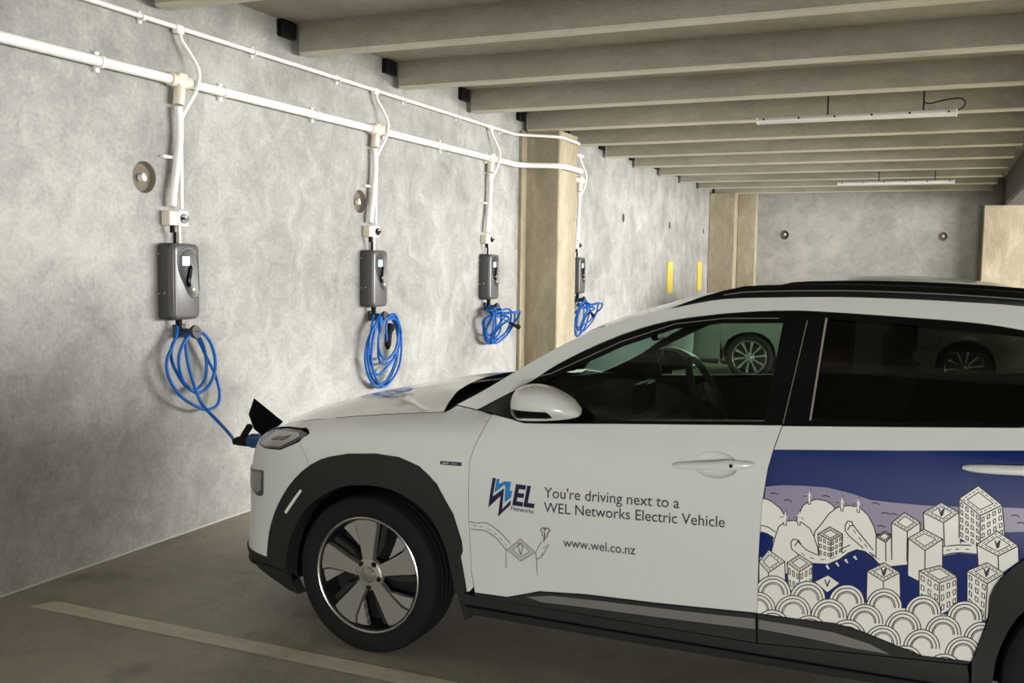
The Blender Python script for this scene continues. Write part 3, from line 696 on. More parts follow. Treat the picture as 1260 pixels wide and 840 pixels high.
RDOOR = SEAMB+[p for p in BELT if p[0] > 1.6]+[(2.40, 1.093), (2.42, 1.03), (2.392, .9), (2.392, .752), (2.327, .707)]+ROUT[:5][::-1]+CLADR[::-1][1:]
FDOOR = SEAMF+CLAD[1:]+SEAMB+[p for p in BELT if p[0] < 1.595][::-1]
TAIL = [(3.2, 1.335), (S1, 1.335), (S1, .40), (3.20, .36), (3.30, .60), (3.36, .98), (3.32, 1.20)]
for side in (-1, 1):
    panel('body_shell', SHELL, 'black_matt', car, d=-.022, side=side, thick=0, gap=0, grid=.06)
    panel('front_fender', FEND, 'paint', car, side=side)
    panel('front_bumper', BUMP, 'paint', car, side=side)
    panel('bonnet_edge', LIP, 'paint', car, side=side)
    lb = panel('lower_bumper', LOWB, 'clad', car, d=.006, side=side, thick=.05)
    panel('bumper_ridge', [(S0, .235), (-.718, .238), (-.545, .262), (-.43, .252), (-.43, .245), (-.545, .254), (-.718, .229), (S0, .226)], 'clad', lb, d=.014, side=side, thick=.01, gap=0)
    hd = panel('headlamp', HEAD, 'lamp_dark', car, d=.003, side=side, thick=.02)
    panel('lamp_lens', [(-.83, .64), (-.718, .643), (-.612, .658), (-.61, .575), (-.646, .558), (-.70, .565), (-.82, .583)], 'lamp_glass', hd, d=.006, side=side, thick=.004)
    dr = panel('daytime_lamp', DRL, 'lamp_dark', car, d=.002, side=side)
    panel('lamp_lens', [(-.79, .778), (-.62, .770), (-.47, .786), (-.38, .826), (-.34, .848), (-.36, .862), (-.47, .853), (-.60, .832), (-.79, .798)], 'lamp_glass', dr, d=.005, side=side, thick=.003)
    panel('lamp_divider', [(-.56, .805), (-.44, .825), (-.40, .848), (-.43, .838), (-.55, .818)], 'lamp_dark', dr, d=.008, side=side, thick=.003, gap=0)
    a = panel('arch_cladding', AOC+AIN[::-1], 'clad', car, d=.016, side=side, thick=.07)
    panel('side_reflector', [(-.419, .521), (-.314, .634), (-.305, .627), (-.409, .514)], 'reflector', a, d=.0195, side=side, thick=.004, gap=0)
    a = panel('arch_cladding', [(2.203, .224)]+ROC+RIN[::-1]+[(2.258, .224)], 'clad', car, d=.016, side=side, thick=.07)
    panel('sill', [(.42, .31), (.477, .302), (1.54, .300), (2.19, .338), (2.198, .30), (2.198, .222), (.42, .219), (.405, .30)], 'clad', car, d=.004, side=side, thick=.06)
    sl = panel('sill_groove', [(.44, .262), (2.19, .262), (2.19, .254), (.44, .254)], 'black_matt', car, d=.008, side=side, thick=.004, gap=0)
    HE = [(1.383+.078*math.cos(t), .898+.046*math.sin(t)) for t in np.linspace(0, 2*math.pi, 29)[:-1]]
    fd = panel('front_door', FDOOR, 'paint', car, holes=[HE], side=side, thick=.008)
    rd = panel('rear_door', RDOOR, 'paint', car, side=side)
    panel('door_cladding', [(.482, .304)]+CLAD+[(1.543, .304)], 'clad', fd, d=.013, side=side, thick=.03)
    panel('bevel_highlight', [(.70, .337), (.80, .356), (1.0, .366), (1.3, .376), (1.535, .388), (1.537, .352), (1.2, .340), (.9, .332), (.76, .326)], 'clad_lite', fd, d=.0175, side=side, thick=.006, gap=0)  # lighter grey insert paints the reflection off the cladding's upward bevel
    panel('door_cladding', [(1.546, .304)]+CLADR+[(2.19, .342)], 'clad', rd, d=.013, side=side, thick=.03)
    panel('bevel_highlight', [(1.548, .386), (1.66, .386), (1.79, .382), (1.90, .362), (1.962, .338), (1.85, .340), (1.7, .350), (1.548, .355)], 'clad_lite', rd, d=.0175, side=side, thick=.006, gap=0)  # same painted bevel reflection on the rear door
    panel('rear_quarter', QUART, 'paint', car, side=side)
    panel('tailgate', TAIL, 'paint', car, side=side)
    panel('tail_lamp', [(3.25, .96), (3.5, .97), (3.5, .90), (3.25, .88)], 'lamp_dark', car, d=.004, side=side)
    panel('rear_window', [(3.42, 1.28), (S1, 1.29), (S1, 1.02), (3.45, 1.01)], 'privacy', car, d=.003, side=side, thick=.003)
    rp = panel('roof_side', RAILP, 'paint', car, side=side, grid=.035, h=.025)
    wf = panel('window_frame', DLO, 'black_gloss', car, holes=[GLF, GLR], d=-.004, side=side, thick=.035, grid=.04)
    panel('front_glass', GLF, 'glass', wf, d=-.012, side=side, thick=0, gap=-.002)
    panel('rear_glass', GLR, 'privacy', wf, d=-.012, side=side, thick=0, gap=-.002)
    panel('glass_edge', [(1.712, 1.400), (1.687, 1.067), (1.681, 1.067), (1.705, 1.401)], 'silver_line', wf, d=.0, side=side, thick=.004, gap=0)
    panel('pillar_joint', [(1.648, 1.39), (1.599, 1.05), (1.596, 1.05), (1.645, 1.391)], 'clad_lite', wf, d=-.0025, side=side, thick=.001, gap=0)
    panel('frame_bead', [(.70, 1.155), (.74, 1.166), (.994, 1.293), (1.187, 1.364), (1.36, 1.389), (1.55, 1.396), (1.55, 1.393), (1.36, 1.386), (1.187, 1.361), (.994, 1.289), (.74, 1.162), (.70, 1.151)], 'clad_lite', wf, d=-.002, side=side, thick=.002, gap=0)
    # handles
    for dname, dr_, s0, z0, dz in (('door_handle', fd, 1.238, .884, .028), ('door_handle', rd, 2.147, .960, .014)):
        if dr_ is fd:
            rings = [[S(1.383+(a-1.383)*k, .898+(b-.898)*k, dd, side) for a, b in HE] for k, dd in ((1.0, .0), (.97, -.004), (.86, -.011), (.62, -.016), (.3, -.018))]
            mbh = MB().loft(rings, False); mbh.add(rings[-1], [tuple(range(len(HE)))])
            mbh.obj('handle_recess', 'paint', fd)
        pr = []
        for t in np.linspace(0, 1, 15):
            s = s0+t*.28; z = z0+t*dz; ho = .030*math.sin(math.pi*min(1, max(0, t*1.02)))**.45; hh = .006+.0085*math.sin(math.pi*t)**.4+(.004 if t > .62 else 0)*math.sin(math.pi*t)
            pr.append([S(s, z+hh*math.sin(a), .002+ho*.55+.011*math.cos(a), side) for a in np.linspace(0, 2*math.pi, 11)[:-1]])
        MB().loft(pr).obj(dname, 'paint', dr_)
        if dr_ is fd:
            P0 = S(s0+.205, z0+.021, .031, side); MB().tube([P0, (P0[0], P0[1]+side*.004, P0[2])], .006, 10).obj('lock_cap', 'black_gloss', dr_)
    # roof rail
    pr = []
    ss = np.linspace(1.14, 3.02, 28)
    for i, s in enumerate(ss):
        t = i/(len(ss)-1); hgt = .047*min(1, t/.16)**.85*min(1, (1-t)/.1)**.8+.002
        b_ = S(s, rt(s)-.006, -.006, side); y = b_[1]-side*.014; z = b_[2]
        pr.append([(b_[0], y+side*.016, z), (b_[0], y+side*.017, z+hgt*.55), (b_[0], y+side*.008, z+hgt), (b_[0], y-side*.010, z+hgt), (b_[0], y-side*.02, z+hgt*.4), (b_[0], y-side*.02, z)])
    rr_ = MB().loft(pr).obj('roof_rail', 'black_gloss', car, 30)
    MB().tube([tuple(np.array(p[1])+[0, side*.001, .0]) for p in pr[3:-3]], .0022, 6).obj('rail_highlight', 'clad_lite', rr_)  # thin grey tube paints the highlight along the rail
    # mirror
    mo = [(.645, 1.055), (.648, 1.10), (.672, 1.135), (.73, 1.152), (.80, 1.146), (.865, 1.118), (.905, 1.083), (.912, 1.062), (.898, 1.046), (.82, 1.030), (.70, 1.020), (.662, 1.028)]
    mo = [tuple(p) for p in catmull(mo, 4, True)]; n = len(mo); cx, cz = .775, 1.085
    lay = [(.985, .05), (.982, .30), (.972, .58), (.955, .80), (.93, .93), (.90, .995), (.865, 1.0), (.83, .96), (.80, .86)]
    MX, MZ = 0., -.012
    def mpt(a, b, v, k=1.): return (AX+MX+cx+(a-cx)*k+(.86-v)*(-.18), CY+side*(v+.055), cz+MZ+(b-cz)*k)
    rings = [[mpt(a, b, v, k) for a, b in mo] for v, k in lay]
    mm_ = MB().loft(rings)
    pnt = []; ins = []
    for f in mm_.f:
        c = np.mean([mm_.v[i] for i in f], axis=0)
        (ins if abs(c[1]-CY) < .918 else pnt).append(f)
    mr = obj('side_mirror', mm_.v, pnt, 'paint', car, 50)
    obj('mirror_back', mm_.v, ins, 'black_gloss', mr, 50)
    def rho(a, b):
        t0 = 0.; dx, dz_ = a-cx, b-cz; l = math.hypot(dx, dz_)
        if l < 1e-6: return 0.
        lo, hi = 0., .4
        for _ in range(24):
            md = (lo+hi)/2
            if inside((cx+dx/l*md, cz+dz_/l*md), mo): lo = md
            else: hi = md
        return l/lo
    ip = densify([(.648, 1.066), (.80, 1.070), (.812, 1.062), (.822, 1.048), (.80, 1.044), (.72, 1.040), (.668, 1.032), (.652, 1.045)], .008)
    v2, f2 = fill2d(ip, (), .012); iv = []
    for a, b in v2:
        q = min(.99, rho(a, b)); vv = float(np.interp(q, [k for _, k in lay[:6]], [v for v, _ in lay[:6]]))+.003; iv.append(mpt(a, b, vv))
    obj('mirror_insert', iv, f2, 'black_gloss', mr, 50)
    ind = MB().tube([(AX+.855, CY+side*1.014, 1.072), (AX+.872, CY+side*1.006, 1.068), (AX+.888, CY+side*.985, 1.064), (AX+.893, CY+side*.95, 1.060)], [.004, .011, .012, .006], 10).obj('indicator', 'amber', mr)
    MB().loft([[(AX+.62, CY+side*y, 1.005+dz), (AX+.80, CY+side*y, 1.01+dz), (AX+.80, CY+side*y, 1.045+dz), (AX+.66, CY+side*y, 1.055+dz)] for y, dz in ((.815, 0), (.90, .012))]).obj('mirror_foot', 'black_gloss', mr)
    for u, ph in ((0, 94), (2.6, 60)):
        make_wheel(car, (AX+u, CY+side*.786, WR-.005), side > 0, 'aero', ph if side < 0 else 180-ph)
        wheel_well(car, u, side)
    # mud flap
    MB().loft([[(AX+.395, CY+side*y, .33), (AX+.445, CY+side*y, .33), (AX+.452, CY+side*y, .205), (AX+.432, CY+side*y, .195)] for y in (.68, .865)]).obj('mud_flap', 'clad', car)
# bonnet
ES = [S0+1e-3, -1.38, -1.26, -1.12, -.98, -.86, -.76, -.66, -.54, -.42, -.3, -.18, -.06, .06, .16, .24, .29]
def hood_mesh(mat, parent, hc_u=(-.86, -.8, -.6, -.415, -.144, .116, .35), hc_z=(.782, .822, .893, .942, .995, 1.032, 1.055)):
    V = []; F = []; nw = 25; rows = []
    us = np.concatenate([np.linspace(-.852, -.74, 8), np.linspace(-.70, .29, 18)])
    eu = []
    for s in np.linspace(S0, .34, 160):
        p, nn = base(s); q = p+nn*(off(s, shoulder(s))-.001); eu.append((q[0], q[1], shoulder(s)))
    eu = np.array(eu); us = us[us > eu[0, 0]+.002]; us = np.concatenate([[eu[0, 0]+.0015], us])
    for i, u in enumerate(us):
        ve = np.interp(u, eu[:, 0], eu[:, 1]); ze = np.interp(u, eu[:, 0], eu[:, 2]); t = i/(len(us)-1); bow = .14*sm(.45, 1, t)
        for k in range(nw):
            w = -1+2*k/(nw-1); uu = u-bow*(1-w*w); c = max(0., hermite(u, hc_u, hc_z)-ze)
            V.append((CAR['ax']+uu*CAR['sx'], CAR['cy']+w*ve, (ze+c*(1-abs(w)**2.4)+.004*math.exp(-((abs(w)-.62)/.06)**2)*sm(.1, .4, t)-.02*bow*(1-w*w))*CAR['sz']))
    for i in range(len(us)-1):
        for k in range(nw-1): a = i*nw+k; F.append((a, a+1, a+nw+1, a+nw))
    return obj('bonnet', V, F, mat, parent, 60)
hood_mesh('paint', car)
# dark cowl, windscreen, roof
cow = [(.30, 1.0), (.34, 1.012)]
ws = [(s, rt(s)-.004) for s in np.linspace(.345, 1.225, 14)]
loft_top('scuttle_panel', [(.20, .962), (.30, .985), (.345, 1.0)], [.10, .08, .07], [.035, .03, .02], 2.4, 'black_matt', car)
loft_top('windscreen', ws, list(np.linspace(.07, .05, 14)), list(np.linspace(.02, .03, 14)), 2.2, 'windscreen', car)
rs = np.linspace(1.225, 3.2, 24)
loft_top('roof', [(s, rt(s)-.002) for s in rs], [.05*(1-t)**2-.06*t*t for t in np.linspace(0, 1, 24)], [.032]*24, 2.2, 'paint', car)
loft_top('roof_lining', [(s, rt(s)-.035) for s in rs], [.10*(1-t) for t in np.linspace(0, 1, 24)], [.04]*24, 2.2, 'black_matt', car)
MB().tube([(AX+.38, CY-.50, 1.020), (AX+.30, CY-.30, 1.035), (AX+.29, CY+.15, 1.045)], .009, 8).obj('wiper', 'rubber', car)
MB().tube([(AX+.38, CY+.15, 1.03), (AX+.31, CY+.35, 1.035), (AX+.33, CY+.62, 1.03)], .009, 8).obj('wiper', 'rubber', car)
# underbody and interior
MB().box(AX-.45, AX+3.1, CY-.55, CY+.55, .17, .30, .02).obj('underbody', 'black_matt', car)
MB().box(AX+.42, AX+2.2, CY-.80, CY+.80, .22, .34, .02).obj('floor_pan', 'black_matt', car)
MB().loft([[(AX+.40, y, .6), (AX+.38, y, .93), (AX+.52, y, .985), (AX+.80, y, .965), (AX+.93, y, .90), (AX+.90, y, .70), (AX+.75, y, .60)] for y in (CY-.74, CY, CY+.74)]).obj('dashboard', 'dash', car)
MB().box(AX+.86, AX+.90, CY-.13, CY+.13, .93, 1.06, .01).obj('centre_screen', 'black_gloss', car)
MB().box(AX+.85, AX+1.7, CY-.12, CY+.12, .34, .66, .03).obj('console', 'dash', car)
for dy in (-.37, .37):
    st = MB().loft([[(AX+1.18+a*.52, CY+dy-.25+.04*math.sin(math.pi*a), z) for z in (.36, .56)]+[(AX+1.18+a*.52, CY+dy+.25-.04*math.sin(math.pi*a), z) for z in (.56, .36)] for a in (0, .5, 1)]).obj('front_seat', 'seat', car)
    MB().loft([[(AX+1.60+a*.30, CY+dy-.23*w, .52+a*.66), (AX+1.72+a*.28, CY+dy-.23*w, .50+a*.66), (AX+1.72+a*.28, CY+dy+.23*w, .50+a*.66), (AX+1.60+a*.30, CY+dy+.23*w, .52+a*.66)] for a, w in ((0, 1), (.4, 1), (.85, .85), (1, .65))]).obj('backrest', 'seat', st)
    MB().box(AX+1.88, AX+1.98, CY+dy-.12, CY+dy+.12, 1.20, 1.37, .03).obj('headrest', 'seat', st)
MB().box(AX+2.05, AX+2.5, CY-.64, CY+.64, .36, .60, .05).obj('rear_seat', 'seat', car)
MB().loft([[(AX+2.40+a*.2, CY-.62, .6+a*.62), (AX+2.54+a*.2, CY-.62, .6+a*.62), (AX+2.54+a*.2, CY+.62, .6+a*.62), (AX+2.40+a*.2, CY+.62, .6+a*.62)] for a in (0, 1)]).obj('rear_backrest', 'seat', car)
# steering wheel (right-hand drive)
swc = Vector((AX+1.08, CY+.37, .965)); nrm = Vector((.90, 0, .42)).normalized(); e1 = Vector((0, 1, 0)); e2 = nrm.cross(e1)
ring = [tuple(swc+(e1*math.cos(t)+e2*math.sin(t))*.185) for t in np.linspace(0, 2*math.pi, 37)]
sw = MB().tube(ring, .017, 10).obj('steering_wheel', 'dash', car)
st = MB()
for t in (0, math.pi, math.pi*.5): st.tube([tuple(swc), tuple(swc+(e1*math.cos(t)-e2*math.sin(t))*.18)], .02, 8)
st.cyl(tuple(swc-nrm*.05), tuple(swc+nrm*.02), .065, 16); st.cyl(tuple(swc-nrm*.35), tuple(swc), .03, 10); st.obj('steering_spokes', 'dash', sw)
MB().box(AX+.93, AX+.96, CY-.10, CY+.12, 1.25, 1.31, .010).obj('rear_view_mirror', 'black_gloss', car)
# badge on the fender
bd = panel('fender_badge', [(.336, .802), (.335, .815), (.425, .818), (.426, .804)], 'badge', car, d=.003, thick=.004, gap=0, label='small dark badge plate on the fender')
panel('badge_mark', [(.345, .806), (.345, .811), (.372, .812), (.372, .807)], 'silver_line', bd, d=.0036, thick=0, gap=0)
panel('badge_mark', [(.384, .808), (.384, .8105), (.408, .8115), (.408, .809)], 'silver_line', bd, d=.0036, thick=0, gap=0)
# open charge-port flap and port
fl = MB(); A_ = [(-1.030, 3.925, .888), (-.880, 3.955, .778), (-.895, 3.835, .722), (-.935, 3.805, .765), (-.985, 3.83, .83)]
A_ = [np.array((AX+a, b, c)) for a, b, c in A_]; nn = np.cross(A_[1]-A_[0], A_[2]-A_[0]); nn /= np.linalg.norm(nn)
fl.loft([[tuple(p+nn*.006) for p in A_], [tuple(p-nn*.006) for p in A_]]); fl.obj('charge_flap', 'black_matt', car, 20)
MB().cyl((AX-.866, 3.862, .700), (AX-.80, 3.862, .703), .055, 18).obj('charge_port', 'black_matt', car)
front_door = [o for o in car.children if o.name.startswith('front_door')][0]
rear_door = [o for o in car.children if o.name.startswith('rear_door')][0]
if front_door.data.vertices[0].co.y > CY: raise RuntimeError('door side')

